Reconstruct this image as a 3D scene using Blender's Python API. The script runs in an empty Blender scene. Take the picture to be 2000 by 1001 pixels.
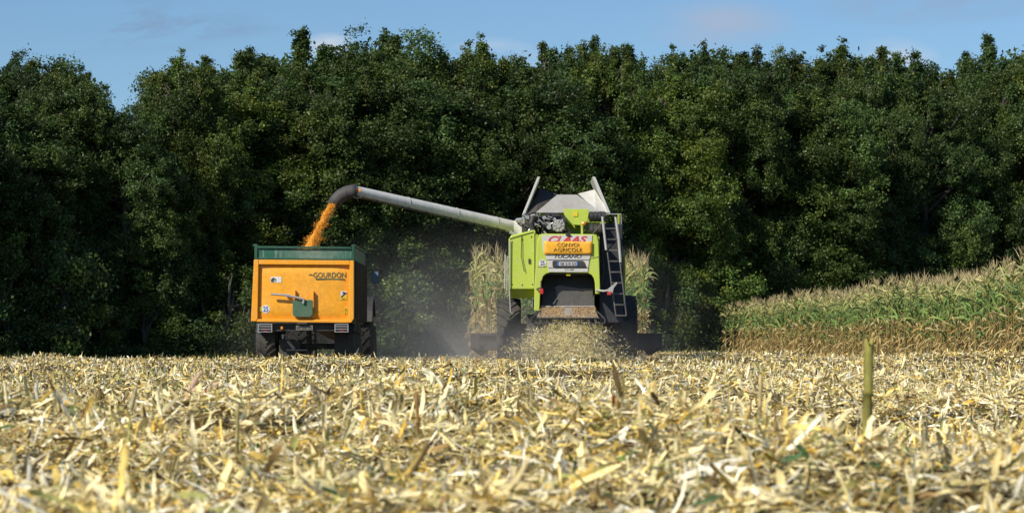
import bpy, bmesh, math, random
import numpy as np
from mathutils import Vector, Matrix

random.seed(7)
R_ = np.random.default_rng(11)
sc = bpy.context.scene
COL = sc.collection
PI = math.pi
rad = math.radians

# ---------------------------------------------------------------- measures
FPX, HZ, CH = 5000.0, 662.0, 0.62          # lens in photo pixels, horizon row, camera height


def P(px, py, d):
    """photo pixel (2000 wide) at distance d -> point of the field"""
    return Vector(((px - 1000) / FPX * d, d, CH + (HZ - py) / FPX * d))


_k = [(random.uniform(0, 6.28), random.uniform(0, 6.28)) for _ in range(14)]


def ground_z(x, y):
    x = np.asarray(x, float); y = np.asarray(y, float)
    z = np.zeros(np.broadcast(x, y).shape)
    for i, (a, ph) in enumerate(_k):
        wl = 1.5 * 1.32 ** i
        amp = 0.0105 * wl ** 0.6
        if i > 9: amp = 0.0
        z = z + amp * np.sin((x * math.cos(a) + y * math.sin(a)) * 6.283 / wl + ph)
    # the land falls a little towards the wood on the left
    t = np.clip((y - 55) / 40, 0, 1) * np.clip((12 - x) / 16, .1, 1)
    z = z - 0.30 * t
    # low swath ridge in the foreground on the left
    z = z + 0.17 * np.exp(-((y - 17.5 - 0.5 * x) / 1.1) ** 2) * np.clip(-x / 2 + .4, 0, 1)
    z = z + 0.12 * np.exp(-((y - 14.0 + 0.3 * x) / .8) ** 2) * np.clip(1 - np.abs(x - .4) / 1.4, 0, 1) + 0.11 * np.exp(-((y - 24.0 + 0.2 * x) / 1.2) ** 2) * np.clip(x / 2, 0, 1)
    z = z - .14 * (1 - np.clip((y - 30) / 35, 0, 1)) - .10 * np.exp(-((x - 1.84) / .9) ** 2 - ((y - 13.2) / 1.6) ** 2)
    fade = np.clip((y - 4) / 3, 0, 1)
    return z * fade


def gz(x, y): return float(ground_z(x, y))


# ---------------------------------------------------------------- materials
def new_mat(name):
    m = bpy.data.materials.new(name); m.use_nodes = True
    nt = m.node_tree; nt.nodes.clear()
    out = nt.nodes.new('ShaderNodeOutputMaterial')
    return m, nt, out


def N(nt, typ, **kw):
    n = nt.nodes.new(typ)
    for k, v in kw.items():
        if k.startswith('i_'):
            n.inputs[k[2:].replace('_', ' ')].default_value = v
        else:
            setattr(n, k, v)
    return n


def mixrgb(nt, fac, a, b, blend='MIX'):
    n = nt.nodes.new('ShaderNodeMix'); n.data_type = 'RGBA'; n.blend_type = blend
    for idx, v in ((0, fac), (6, a), (7, b)):
        if hasattr(v, 'is_linked') or isinstance(v, bpy.types.NodeSocket):
            nt.links.new(v, n.inputs[idx])
        else:
            n.inputs[idx].default_value = v if idx == 0 else (*v[:3], 1)
    return n.outputs[2]


def ramp(nt, src, stops):
    n = nt.nodes.new('ShaderNodeValToRGB')
    cr = n.color_ramp
    while len(cr.elements) < len(stops): cr.elements.new(0.5)
    for e, (p, c) in zip(cr.elements, stops):
        e.position = p
        e.color = (c, c, c, 1) if not isinstance(c, (tuple, list)) else (*c[:3], 1)
    nt.links.new(src, n.inputs[0])
    return n.outputs[0]


def surface(name, col, rough=0.45, metal=0.0, dirt=(0.30, 0.25, 0.17), dirt_amt=0.35, scale=3.0, spec=0.5, bump=0.0, low_dust=0.0, coat=0.0):
    """painted or bare surface with dust settled in patches and fine speckle"""
    m, nt, out = new_mat(name)
    L = nt.links
    tc = N(nt, 'ShaderNodeTexCoord')
    n1 = N(nt, 'ShaderNodeTexNoise', i_Scale=scale, i_Detail=6.0, i_Roughness=0.65)
    L.new(tc.outputs['Object'], n1.inputs['Vector'])
    mp = N(nt, 'ShaderNodeMapping'); mp.inputs['Scale'].default_value = (9, 9, 1.2)
    L.new(tc.outputs['Object'], mp.inputs['Vector'])
    n2 = N(nt, 'ShaderNodeTexNoise', i_Scale=1.5, i_Detail=5.0, i_Roughness=0.7)
    L.new(mp.outputs[0], n2.inputs['Vector'])
    f1 = ramp(nt, n1.outputs['Fac'], [(0.42, 0), (0.72, 1)])
    f2 = ramp(nt, n2.outputs['Fac'], [(0.48, 0), (0.75, 1)])
    add = N(nt, 'ShaderNodeMath', operation='MAXIMUM'); L.new(f1, add.inputs[0]); L.new(f2, add.inputs[1])
    fac = add.outputs[0]
    if low_dust:
        geo = N(nt, 'ShaderNodeNewGeometry'); sp = N(nt, 'ShaderNodeSeparateXYZ'); L.new(geo.outputs['Position'], sp.inputs[0])
        mr = N(nt, 'ShaderNodeMapRange'); L.new(sp.outputs['Z'], mr.inputs[0])
        mr.inputs[1].default_value = 2.2; mr.inputs[2].default_value = 0.2; mr.inputs[3].default_value = 0; mr.inputs[4].default_value = low_dust
        a2 = N(nt, 'ShaderNodeMath', operation='ADD', use_clamp=True); L.new(fac, a2.inputs[0]); L.new(mr.outputs[0], a2.inputs[1]); fac = a2.outputs[0]
    mu = N(nt, 'ShaderNodeMath', operation='MULTIPLY', use_clamp=True); L.new(fac, mu.inputs[0]); mu.inputs[1].default_value = dirt_amt
    c = mixrgb(nt, mu.outputs[0], col, dirt)
    n3 = N(nt, 'ShaderNodeTexNoise', i_Scale=scale * 14, i_Detail=3.0)
    L.new(tc.outputs['Object'], n3.inputs['Vector'])
    v = ramp(nt, n3.outputs['Fac'], [(0.3, 0.86), (0.7, 1.08)])
    c = mixrgb(nt, 1.0, c, v, 'MULTIPLY')
    b = N(nt, 'ShaderNodeBsdfPrincipled')
    L.new(c, b.inputs['Base Color'])
    b.inputs['Metallic'].default_value = metal
    b.inputs['Specular IOR Level'].default_value = spec
    b.inputs['Coat Weight'].default_value = coat
    ra = N(nt, 'ShaderNodeMapRange'); L.new(mu.outputs[0], ra.inputs[0]); ra.inputs[3].default_value = rough; ra.inputs[4].default_value = min(1, rough + .4)
    L.new(ra.outputs[0], b.inputs['Roughness'])
    if bump:
        bp = N(nt, 'ShaderNodeBump', i_Strength=bump, i_Distance=0.02); L.new(n1.outputs['Fac'], bp.inputs['Height']); L.new(bp.outputs[0], b.inputs['Normal'])
    L.new(b.outputs[0], out.inputs[0])
    return m


def plant_mat(name, attr='Col', trans=0.3, rough=0.6, spec=0.25, rnd=0.0, gain=1.0, noise_scale=0.0, hue=0.0, ttint=(1, 1, 1)):
    """leaf-like surface: colour carried by the mesh, lets some light through"""
    m, nt, out = new_mat(name); L = nt.links
    at = N(nt, 'ShaderNodeAttribute', attribute_name=attr)
    c = at.outputs['Color']
    tc = N(nt, 'ShaderNodeTexCoord')
    if noise_scale:
        n1 = N(nt, 'ShaderNodeTexNoise', i_Scale=noise_scale, i_Detail=4.0)
        L.new(tc.outputs['Object'], n1.inputs['Vector'])
        c = mixrgb(nt, 1.0, c, ramp(nt, n1.outputs['Fac'], [(0.3, 0.76), (0.7, 1.16)]), 'MULTIPLY')
    if rnd:
        oi = N(nt, 'ShaderNodeObjectInfo')
        c = mixrgb(nt, 1.0, c, ramp(nt, oi.outputs['Random'], [(0, (1 - rnd, 1 - rnd, 1 - rnd * 1.1)), (.35, (1.0, 1.0, .9)), (.7, (1 - rnd * .35, 1 - rnd * .3, .92)), (1, (1 + rnd * .6, 1 + rnd * .5, 1.0))]), 'MULTIPLY')
    if gain != 1.0:
        c = mixrgb(nt, 1.0, c, (gain, gain, gain), 'MULTIPLY')
    b = N(nt, 'ShaderNodeBsdfPrincipled'); L.new(c, b.inputs['Base Color'])
    b.inputs['Roughness'].default_value = rough; b.inputs['Specular IOR Level'].default_value = spec
    tr = N(nt, 'ShaderNodeBsdfTranslucent')
    L.new(mixrgb(nt, 1.0, c, ttint, 'MULTIPLY'), tr.inputs['Color'])
    mx = N(nt, 'ShaderNodeMixShader'); mx.inputs[0].default_value = trans
    L.new(b.outputs[0], mx.inputs[1]); L.new(tr.outputs[0], mx.inputs[2]); L.new(mx.outputs[0], out.inputs[0])
    return m


def emis_free_glass(name, col=(0.02, 0.025, 0.03)):
    m, nt, out = new_mat(name)
    b = N(nt, 'ShaderNodeBsdfPrincipled'); b.inputs['Base Color'].default_value = (*col, 1)
    b.inputs['Roughness'].default_value = 0.08
    nt.links.new(b.outputs[0], out.inputs[0]); return m


M = {}
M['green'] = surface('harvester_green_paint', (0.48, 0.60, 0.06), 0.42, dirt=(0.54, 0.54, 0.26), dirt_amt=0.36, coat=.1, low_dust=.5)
M['green_shaded'] = surface('harvester_green_shaded_paint', (0.34, 0.42, 0.02), 0.5, dirt=(0.36, 0.33, 0.15), dirt_amt=0.45)  # harvester green darkened in the colour for its shaded parts
M['white'] = surface('white_panel_paint', (0.62, 0.62, 0.59), 0.4, dirt=(0.42, 0.37, 0.27), dirt_amt=0.5)
M['grey'] = surface('galvanised_sheet', (0.42, 0.42, 0.40), 0.5, metal=0.1, dirt=(0.28, 0.25, 0.19), dirt_amt=0.7, scale=2.0)
M['auger'] = surface('auger_tube_dusty_white', (0.74, 0.73, 0.69), 0.5, dirt=(0.30, 0.27, 0.21), dirt_amt=0.5, scale=2.2)
M['steel'] = surface('bright_steel', (0.55, 0.55, 0.55), 0.35, metal=0.6, dirt_amt=0.3)
M['dark'] = surface('dark_machine_steel', (0.025, 0.026, 0.028), 0.55, dirt=(0.13, 0.11, 0.08), dirt_amt=0.5)
M['navy'] = surface('engine_bay_shadowed_steel', (0.018, 0.022, 0.035), 0.6, dirt=(0.08, 0.075, 0.06), dirt_amt=0.4)  # near-black navy carries the bay's shadow in the base colour
M['rubber'] = surface('tyre_rubber', (0.04, 0.042, 0.043), 0.7, dirt=(0.15, 0.135, 0.105), dirt_amt=0.6, scale=4, low_dust=.2, spec=.35)
M['rubber_dark'] = surface('shaded_tyre_rubber', (0.018, 0.018, 0.018), 0.8, dirt=(0.06, 0.055, 0.045), dirt_amt=0.5, scale=4, spec=.2)  # darker tyre copy: the tractor's shade is put into the rubber colour
M['hose'] = surface('spout_rubber', (0.045, 0.045, 0.048), 0.65, dirt=(0.16, 0.14, 0.11), dirt_amt=0.5)
M['orange'] = surface('trailer_orange_paint', (0.92, 0.40, 0.014), 0.36, dirt=(0.62, 0.36, 0.13), dirt_amt=0.24, scale=.8, coat=.15, low_dust=.3, bump=.3)
M['orange_frame'] = surface('trailer_orange_frame_paint', (0.92, 0.38, 0.014), 0.4, dirt=(0.76, 0.42, 0.11), dirt_amt=0.4)
M['flank'] = surface('trailer_flank_shaded_dusty_paint', (0.10, 0.055, 0.02), 0.6, dirt=(0.10, 0.095, 0.075), dirt_amt=0.7)  # dusty flank paint with the shade of that side put into its base colour
M['tgreen'] = surface('trailer_green_paint', (0.006, 0.08, 0.042), 0.4, dirt=(0.14, 0.18, 0.12), dirt_amt=0.35, scale=1.2)
M['tgreen_dusty'] = surface('trailer_green_dusty_paint', (0.02, 0.12, 0.075), 0.5, dirt=(0.36, 0.38, 0.31), dirt_amt=0.65, scale=1.0)
M['hatch'] = surface('hatch_green_paint', (0.05, 0.13, 0.075), 0.45, dirt=(0.16, 0.20, 0.13), dirt_amt=0.5)
M['chassis'] = surface('chassis_dusty_black', (0.045, 0.043, 0.038), 0.7, dirt=(0.17, 0.155, 0.12), dirt_amt=0.7)
M['banner'] = surface('banner_orange_yellow', (0.92, 0.46, 0.025), 0.5, dirt=(0.72, 0.36, 0.10), dirt_amt=0.4, scale=2)
M['red_ink'] = surface('red_lettering', (0.62, 0.03, 0.035), 0.5, dirt=(0.6, 0.3, 0.25), dirt_amt=0.3)
M['ink'] = surface('black_lettering', (0.03, 0.03, 0.035), 0.5, dirt_amt=0.2)
M['blue_ink'] = surface('blue_lettering', (0.02, 0.10, 0.34), 0.5, dirt_amt=0.2)
M['brown_ink'] = surface('dark_brown_lettering', (0.12, 0.06, 0.01), 0.6, dirt_amt=0.1)
M['green_ink'] = surface('dark_green_lettering', (0.03, 0.09, 0.05), 0.5, dirt_amt=0.15)
M['plate'] = surface('number_plate_white', (0.66, 0.67, 0.70), 0.4, dirt_amt=0.4)
M['plate_dusty'] = surface('number_plate_dusty', (0.20, 0.19, 0.17), 0.7, dirt=(0.12, 0.11, 0.09), dirt_amt=0.6)
M['blue'] = surface('plate_blue', (0.03, 0.14, 0.45), 0.4, dirt_amt=0.2)
M['red'] = surface('red_reflector_plastic', (0.55, 0.03, 0.03), 0.2, dirt_amt=0.2)
M['amber'] = surface('amber_plastic', (0.85, 0.28, 0.02), 0.2, dirt_amt=0.2)
M['yellow'] = surface('yellow_sticker', (0.80, 0.60, 0.02), 0.5, dirt_amt=0.2)
M['sticker'] = surface('white_sticker', (0.74, 0.74, 0.74), 0.5, dirt_amt=0.2)
M['ladder'] = surface('ladder_worn_steel', (0.07, 0.07, 0.075), 0.5, metal=.2, dirt_amt=0.4)
M['header'] = surface('header_rusty_grey_paint', (0.045, 0.032, 0.028), 0.7, dirt=(0.08, 0.065, 0.05), dirt_amt=0.6)
M['tray'] = surface('chopper_tray_worn_steel', (0.36, 0.34, 0.30), 0.5, metal=.2, dirt=(0.42, 0.30, 0.16), dirt_amt=0.6)
M['deflector'] = surface('chopper_deflector_dark_plastic', (0.05, 0.048, 0.045), 0.6, dirt=(0.15, 0.135, 0.11), dirt_amt=0.55, scale=1.2)
M['glass'] = emis_free_glass('cab_glass')
M['mirror'] = emis_free_glass('mirror_glass', (0.12, 0.2, 0.26))
M['bark'] = surface('bark', (0.11, 0.10, 0.08), 0.9, dirt=(0.05, 0.05, 0.035), dirt_amt=0.7, scale=4, bump=.5)
M['tractor'] = surface('tractor_dark_green_paint', (0.02, 0.06, 0.03), 0.4, dirt_amt=0.45)
M['litter'] = plant_mat('dry_maize_residue', trans=0.10, rough=0.7, spec=0.15, noise_scale=30, gain=1.14)
M['corn'] = plant_mat('maize_leaf', trans=0.24, rough=0.6, spec=0.2, rnd=.15)
M['leaf'] = plant_mat('broadleaf_foliage', trans=0.22, rough=0.5, spec=0.35, rnd=.26, ttint=(1.2, 1.3, .6))
M['grain'] = plant_mat('maize_grain', trans=0.05, rough=0.4, spec=0.4)

# soil under the residue
m, nt, out = new_mat('field_soil'); L = nt.links
tc = N(nt, 'ShaderNodeTexCoord')
n1 = N(nt, 'ShaderNodeTexNoise', i_Scale=5.0, i_Detail=10.0, i_Roughness=0.75); L.new(tc.outputs['Object'], n1.inputs['Vector'])
n2 = N(nt, 'ShaderNodeTexNoise', i_Scale=0.25, i_Detail=4.0); L.new(tc.outputs['Object'], n2.inputs['Vector'])
c = ramp(nt, n1.outputs['Fac'], [(0.3, (0.03, 0.022, 0.012)), (0.5, (0.10, 0.07, 0.035)), (0.7, (0.26, 0.20, 0.10))])
c = mixrgb(nt, 1.0, c, ramp(nt, n2.outputs['Fac'], [(0.3, .75), (0.7, 1.1)]), 'MULTIPLY')
b = N(nt, 'ShaderNodeBsdfPrincipled'); b.inputs['Roughness'].default_value = .9; b.inputs['Specular IOR Level'].default_value = .1
L.new(c, b.inputs['Base Color'])
bp = N(nt, 'ShaderNodeBump', i_Strength=0.8, i_Distance=0.05); L.new(n1.outputs['Fac'], bp.inputs['Height']); L.new(bp.outputs[0], b.inputs['Normal'])
L.new(b.outputs[0], out.inputs[0]); M['soil'] = m


# ---------------------------------------------------------------- object helpers
ORG = Vector((0, 0, 0))


def tag(o, label=None, cat=None, group=None, kind=None):
    if label: o['label'] = label
    if cat: o['category'] = cat
    if group: o['group'] = group
    if kind: o['kind'] = kind
    return o


def thing(name, label, cat, loc, group=None):
    global ORG
    o = bpy.data.objects.new(name, None); COL.objects.link(o)
    o.location = loc; o.empty_display_size = .3
    ORG = Vector(loc)
    return tag(o, label, cat, group)


class MB:
    """collects shapes given in field coordinates"""
    def __init__(s): s.bm = bmesh.new()

    def poly(s, pts):
        return s.bm.faces.new([s.bm.verts.new(p) for p in pts])

    def hexa(s, p):      # 8 points: 4 front ring, 4 back ring
        v = [s.bm.verts.new(q) for q in p]
        for f in ((3, 2, 1, 0), (4, 5, 6, 7), (0, 1, 5, 4), (1, 2, 6, 5), (2, 3, 7, 6), (3, 0, 4, 7)):
            s.bm.faces.new([v[i] for i in f])

    def box(s, a, b):
        x0, y0, z0 = a; x1, y1, z1 = b
        s.hexa([(x0, y0, z0), (x1, y0, z0), (x1, y0, z1), (x0, y0, z1), (x0, y1, z0), (x1, y1, z0), (x1, y1, z1), (x0, y1, z1)])

    def pbox(s, x0, y0, x1, y1, d0, d1):
        a = P(x0, y1, d0); b = P(x1, y0, d0)
        s.box((a.x, d0, a.z), (b.x, d1, b.z))

    def prism(s, px, d0, d1):      # outline in photo pixels on the plane d0, pushed back to d1
        A = [P(x, y, d0) for x, y in px]
        n = len(A)
        fr = [s.bm.verts.new(p) for p in A]; bk = [s.bm.verts.new((p.x, d1, p.z)) for p in A]
        s.bm.faces.new(fr); s.bm.faces.new(bk[::-1])
        for i in range(n):
            j = (i + 1) % n
            s.bm.faces.new([fr[j], fr[i], bk[i], bk[j]])

    def tube(s, pts, r, n=10, cap=True):
        pts = [Vector(p) for p in pts]
        rs = r if isinstance(r, (list, tuple)) else [r] * len(pts)
        rings = []; up = None
        for i, p in enumerate(pts):
            t = (pts[min(i + 1, len(pts) - 1)] - pts[max(i - 1, 0)]).normalized()
            if up is None:
                up = Vector((0, 0, 1)) if abs(t.z) < .9 else Vector((1, 0, 0))
            a = t.cross(up).normalized(); bb = a.cross(t).normalized(); up = bb
            rings.append([s.bm.verts.new(p + (a * math.cos(k * 2 * PI / n) + bb * math.sin(k * 2 * PI / n)) * rs[i]) for k in range(n)])
        for i in range(len(rings) - 1):
            for k in range(n):
                s.bm.faces.new([rings[i][k], rings[i][(k + 1) % n], rings[i + 1][(k + 1) % n], rings[i + 1][k]])
        if cap:
            s.bm.faces.new(rings[0][::-1]); s.bm.faces.new(rings[-1])

    def lathe_x(s, c, prof, n=40, closed=True):
        """profile [(x, r)...] turned round an axis along X through c"""
        c = Vector(c); rings = []
        for x, r in prof:
            rings.append([s.bm.verts.new((c.x + x, c.y + r * math.cos(2 * PI * k / n), c.z + r * math.sin(2 * PI * k / n))) for k in range(n)])
        cnt = len(rings)
        for i in range(cnt if closed else cnt - 1):
            A = rings[i]; B = rings[(i + 1) % cnt]
            for k in range(n):
                s.bm.faces.new([A[k], A[(k + 1) % n], B[(k + 1) % n], B[k]])

    def disc_y(s, c, r, t, n=28):      # short cylinder with its axis along Y
        s.tube([(c[0], c[1], c[2]), (c[0], c[1] + t, c[2])], r, n)

    def bar(s, a, b, w, t):
        """flat bar from a to b, w wide across the picture, t deep"""
        a = Vector(a); b = Vector(b); d = (b - a).normalized()
        side = d.cross(Vector((0, 1, 0)))
        side = side.normalized() * w / 2 if side.length > 1e-4 else Vector((w / 2, 0, 0))
        q = d.cross(side).normalized() * t / 2
        s.hexa([a - side - q, a + side - q, a + side + q, a - side + q, b - side - q, b + side - q, b + side + q, b - side + q])

    def obj(s, name, mat, parent=None, bevel=0.0, smooth=False, label=None):
        bmesh.ops.recalc_face_normals(s.bm, faces=s.bm.faces)
        bmesh.ops.translate(s.bm, verts=s.bm.verts, vec=-ORG if parent is not None else Vector((0, 0, 0)))
        me = bpy.data.meshes.new(name); s.bm.to_mesh(me); s.bm.free()
        me.materials.append(mat)
        if smooth:
            me.shade_smooth()
            try: me.set_sharp_from_angle(angle=rad(35))
            except Exception: pass
        o = bpy.data.objects.new(name, me); COL.objects.link(o)
        if parent is not None: o.parent = parent
        if bevel:
            md = o.modifiers.new('bevel', 'BEVEL'); md.width = bevel; md.segments = 2; md.limit_method = 'ANGLE'; md.angle_limit = rad(40)
        if label: o['label'] = label
        return o


def lettering(name, txt, x0, y0, x1, y1, d, mat, parent, bold=0.0, shear=0.0, depth=0.004):
    """letters filling the photo rectangle, standing proud of the panel at distance d"""
    cu = bpy.data.curves.new(name, 'FONT'); cu.body = txt; cu.size = 1; cu.offset = bold; cu.shear = shear; cu.extrude = 0.01; cu.align_x = 'LEFT'
    tmp = bpy.data.objects.new(name, cu); COL.objects.link(tmp)
    dg = bpy.context.evaluated_depsgraph_get()
    me = bpy.data.meshes.new_from_object(tmp.evaluated_get(dg))
    bpy.data.objects.remove(tmp)
    co = np.zeros(len(me.vertices) * 3); me.vertices.foreach_get('co', co); co = co.reshape(-1, 3)
    mn = co.min(0); mx = co.max(0)
    a = P(x0, y1, d); bb = P(x1, y0, d)
    u = (co[:, 0] - mn[0]) / (mx[0] - mn[0]); v = (co[:, 1] - mn[1]) / (mx[1] - mn[1]); w = (co[:, 2] - mn[2]) / (mx[2] - mn[2] + 1e-9)
    nc = np.stack([a.x + u * (bb.x - a.x), d - w * depth, a.z + v * (bb.z - a.z)], 1) - np.array(ORG)
    me.vertices.foreach_set('co', nc.ravel()); me.update()
    me.materials.clear(); me.materials.append(mat)
    o = bpy.data.objects.new(name, me); COL.objects.link(o); o.parent = parent
    return o


def np_mesh(name, V, Fq, mat, cols=None, smooth=False):
    """V (n,3), Fq (m,4) quads, cols (n,3)"""
    me = bpy.data.meshes.new(name)
    V = np.ascontiguousarray(V, dtype=np.float32); Fq = np.ascontiguousarray(Fq, dtype=np.int32)
    me.vertices.add(len(V)); me.vertices.foreach_set('co', V.ravel())
    me.loops.add(Fq.size); me.loops.foreach_set('vertex_index', Fq.ravel())
    me.polygons.add(len(Fq)); me.polygons.foreach_set('loop_start', np.arange(len(Fq), dtype=np.int32) * Fq.shape[1])
    if smooth: me.polygons.foreach_set('use_smooth', np.ones(len(Fq), dtype=bool))
    me.update(calc_edges=True)
    if cols is not None:
        at = me.color_attributes.new('Col', 'FLOAT_COLOR', 'POINT')
        c4 = np.ones((len(V), 4), np.float32); c4[:, :3] = cols
        at.data.foreach_set('color', c4.ravel())
    me.materials.append(mat)
    return me


def link(name, me, parent=None, loc=(0, 0, 0)):
    o = bpy.data.objects.new(name, me); COL.objects.link(o); o.location = loc
    if parent is not None: o.parent = parent
    return o


def rotz(v, a):
    """rotate (n,...,3) by angles a (n,)"""
    sh = (len(a),) + (1,) * (v.ndim - 2)
    c = np.cos(a).reshape(sh); s = np.sin(a).reshape(sh)
    return np.stack([v[..., 0] * c - v[..., 1] * s, v[..., 0] * s + v[..., 1] * c, v[..., 2]], -1)


def ribbons(pos, az, p0, p1, ln, wd, roll, twist, fold, rng, S=6, across=3, col=None, col2=None, taper=.55, bend=None):
    """curled leaf-like strips; returns V, F, C"""
    n = len(pos)
    t = np.linspace(0, 1, S)[None, :]
    pt = p0[:, None] + (p1 - p0)[:, None] * t
    at = az[:, None] + (0 if bend is None else bend[:, None] * t)
    d = np.stack([np.cos(pt) * np.cos(at), np.cos(pt) * np.sin(at), np.sin(pt)], -1)
    step = (ln / (S - 1))[:, None, None]
    path = np.concatenate([np.zeros((n, 1, 3)), np.cumsum((d[:, :-1] + d[:, 1:]) * .5 * step, 1)], 1) + pos[:, None, :]
    side = np.stack([-np.sin(at), np.cos(at), np.zeros_like(at)], -1)
    nor = np.cross(d, side)
    rt = (roll[:, None] + twist[:, None] * t)[..., None]
    s2 = side * np.cos(rt) + nor * np.sin(rt); n2 = -side * np.sin(rt) + nor * np.cos(rt)
    prof = np.clip(np.sin(PI * np.clip(t * (1 - .06) + .06, 0, 1)), 0, 1) ** taper
    w = (wd[:, None] * prof)[..., None] * .5
    if across == 3:
        V = np.stack([path - s2 * w, path + n2 * w * fold[:, None, None], path + s2 * w], 2)
    else:
        V = np.stack([path - s2 * w, path + s2 * w], 2)
    A = V.shape[2]
    idx = np.arange(n * S * A).reshape(n, S, A)
    Fq = np.stack([idx[:, :-1, :-1], idx[:, 1:, :-1], idx[:, 1:, 1:], idx[:, :-1, 1:]], -1).reshape(-1, 4)
    C = None
    if col is not None:
        c2 = col if col2 is None else col2
        tt = t[..., None]
        C = (col[:, None, :] * (1 - tt) + c2[:, None, :] * tt)
        C = np.repeat(C[:, :, None, :], A, 2).reshape(-1, 3)
    return V.reshape(-1, 3), Fq, C


def tubes_np(pts, rs, n=6):
    """pts (k,S,3), rs (k,S) -> straight or bent tubes"""
    k, S, _ = pts.shape
    t = np.gradient(pts, axis=1); t /= np.linalg.norm(t, axis=-1, keepdims=True) + 1e-9
    ref = np.where(np.abs(t[..., 2:3]) < .9, np.array([0, 0, 1.]), np.array([1., 0, 0]))
    a = np.cross(t, ref); a /= np.linalg.norm(a, axis=-1, keepdims=True) + 1e-9
    b_ = np.cross(a, t)
    th = np.arange(n) * 2 * PI / n
    V = pts[:, :, None, :] + (a[:, :, None, :] * np.cos(th)[None, None, :, None] + b_[:, :, None, :] * np.sin(th)[None, None, :, None]) * rs[:, :, None, None]
    idx = np.arange(k * S * n).reshape(k, S, n)
    nx = np.roll(idx, -1, axis=2)
    Fq = np.stack([idx[:, :-1], nx[:, :-1], nx[:, 1:], idx[:, 1:]], -1).reshape(-1, 4)
    return V.reshape(-1, 3), Fq


class Pile:
    def __init__(s): s.V = []; s.F = []; s.C = []; s.n = 0

    def add(s, V, Fq, C):
        s.V.append(V); s.F.append(Fq + s.n); s.C.append(C if C.shape == V.shape else np.broadcast_to(C, V.shape)); s.n += len(V)

    def mesh(s, name, mat, smooth=False):
        return np_mesh(name, np.concatenate(s.V), np.concatenate(s.F), mat, np.concatenate(s.C), smooth)


# ---------------------------------------------------------------- world, sun, camera
AZ, EL = rad(44), rad(38)          # sun behind the camera, to the left
w = bpy.data.worlds.new('World'); sc.world = w; w.use_nodes = True
nt = w.node_tree; nt.nodes.clear(); L = nt.links
wo = N(nt, 'ShaderNodeOutputWorld'); bg = N(nt, 'ShaderNodeBackground'); L.new(bg.outputs[0], wo.inputs[0])
sky = N(nt, 'ShaderNodeTexSky'); sky.sky_type = 'NISHITA'; sky.sun_disc = False
sky.sun_elevation = EL; sky.sun_rotation = PI + AZ
sky.altitude = 300; sky.air_density = 1.0; sky.dust_density = 0.3; sky.ozone_density = 3.0
bg.inputs['Strength'].default_value = 0.096
tc = N(nt, 'ShaderNodeTexCoord')
c = mixrgb(nt, 1.0, sky.outputs[0], (0.74, 0.90, 1.06), 'MULTIPLY')
# thin clouds: soft masses broken up by noise, placed by their direction in the sky
mp = N(nt, 'ShaderNodeMapping'); mp.inputs['Scale'].default_value = (14, 14, 55); L.new(tc.outputs['Generated'], mp.inputs[0])
cn = N(nt, 'ShaderNodeTexNoise', i_Scale=1.0, i_Detail=7.0, i_Roughness=0.6, i_Distortion=0.4); L.new(mp.outputs[0], cn.inputs['Vector'])
cnf = ramp(nt, cn.outputs['Fac'], [(0.40, 0), (0.66, 1)])


def cloud(c, px, py, rx, ry, color, amt):
    v = Vector(((px - 1000) / FPX, 1, (HZ - py) / FPX)).normalized()
    m_ = N(nt, 'ShaderNodeMapping', vector_type='POINT')
    m_.inputs['Location'].default_value = (-v.x / rx, 0, -v.z / ry); m_.inputs['Scale'].default_value = (1 / rx, 0.0, 1 / ry)
    L.new(tc.outputs['Generated'], m_.inputs[0])
    ln_ = N(nt, 'ShaderNodeVectorMath', operation='LENGTH'); L.new(m_.outputs[0], ln_.inputs[0])
    f = ramp(nt, ln_.outputs['Value'], [(0.0, 1), (1.0, 0)])
    mu = N(nt, 'ShaderNodeMath', operation='MULTIPLY'); L.new(f, mu.inputs[0]); L.new(cnf, mu.inputs[1])
    m2 = N(nt, 'ShaderNodeMath', operation='MULTIPLY', use_clamp=True); L.new(mu.outputs[0], m2.inputs[0]); m2.inputs[1].default_value = amt
    return mixrgb(nt, m2.outputs[0], c, color)


for q in ((150, 40, .075, .014, (2.3, 3.4, 5.1), 2.0), (330, 48, .05, .006, (2.2, 3.3, 5.0), 2.0), (1400, 48, .034, .011, (3.7, 4.9, 6.7), 1.6),
          (1820, 5, .05, .010, (3.0, 4.2, 6.0), 1.6), (645, 92, .012, .006, (7.2, 7.6, 8.2), 1.6), (960, 150, .026, .016, (7.5, 7.8, 8.4), 1.6), (1080, 185, .03, .01, (7, 7.4, 8), 1.3), (1740, 120, .02, .01, (6.5, 7, 7.6), 1.0)):
    c = cloud(c, *q)
L.new(c, bg.inputs['Color'])

sd = bpy.data.lights.new('sun', 'SUN'); sd.energy = 5.0; sd.angle = rad(0.53); sd.color = (1.0, 0.92, 0.79)
so = bpy.data.objects.new('sun', sd); COL.objects.link(so)
sv = Vector((-math.sin(AZ) * math.cos(EL), -math.cos(AZ) * math.cos(EL), math.sin(EL)))
so.rotation_euler = sv.to_track_quat('Z', 'Y').to_euler(); so.location = sv * 60

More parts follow.
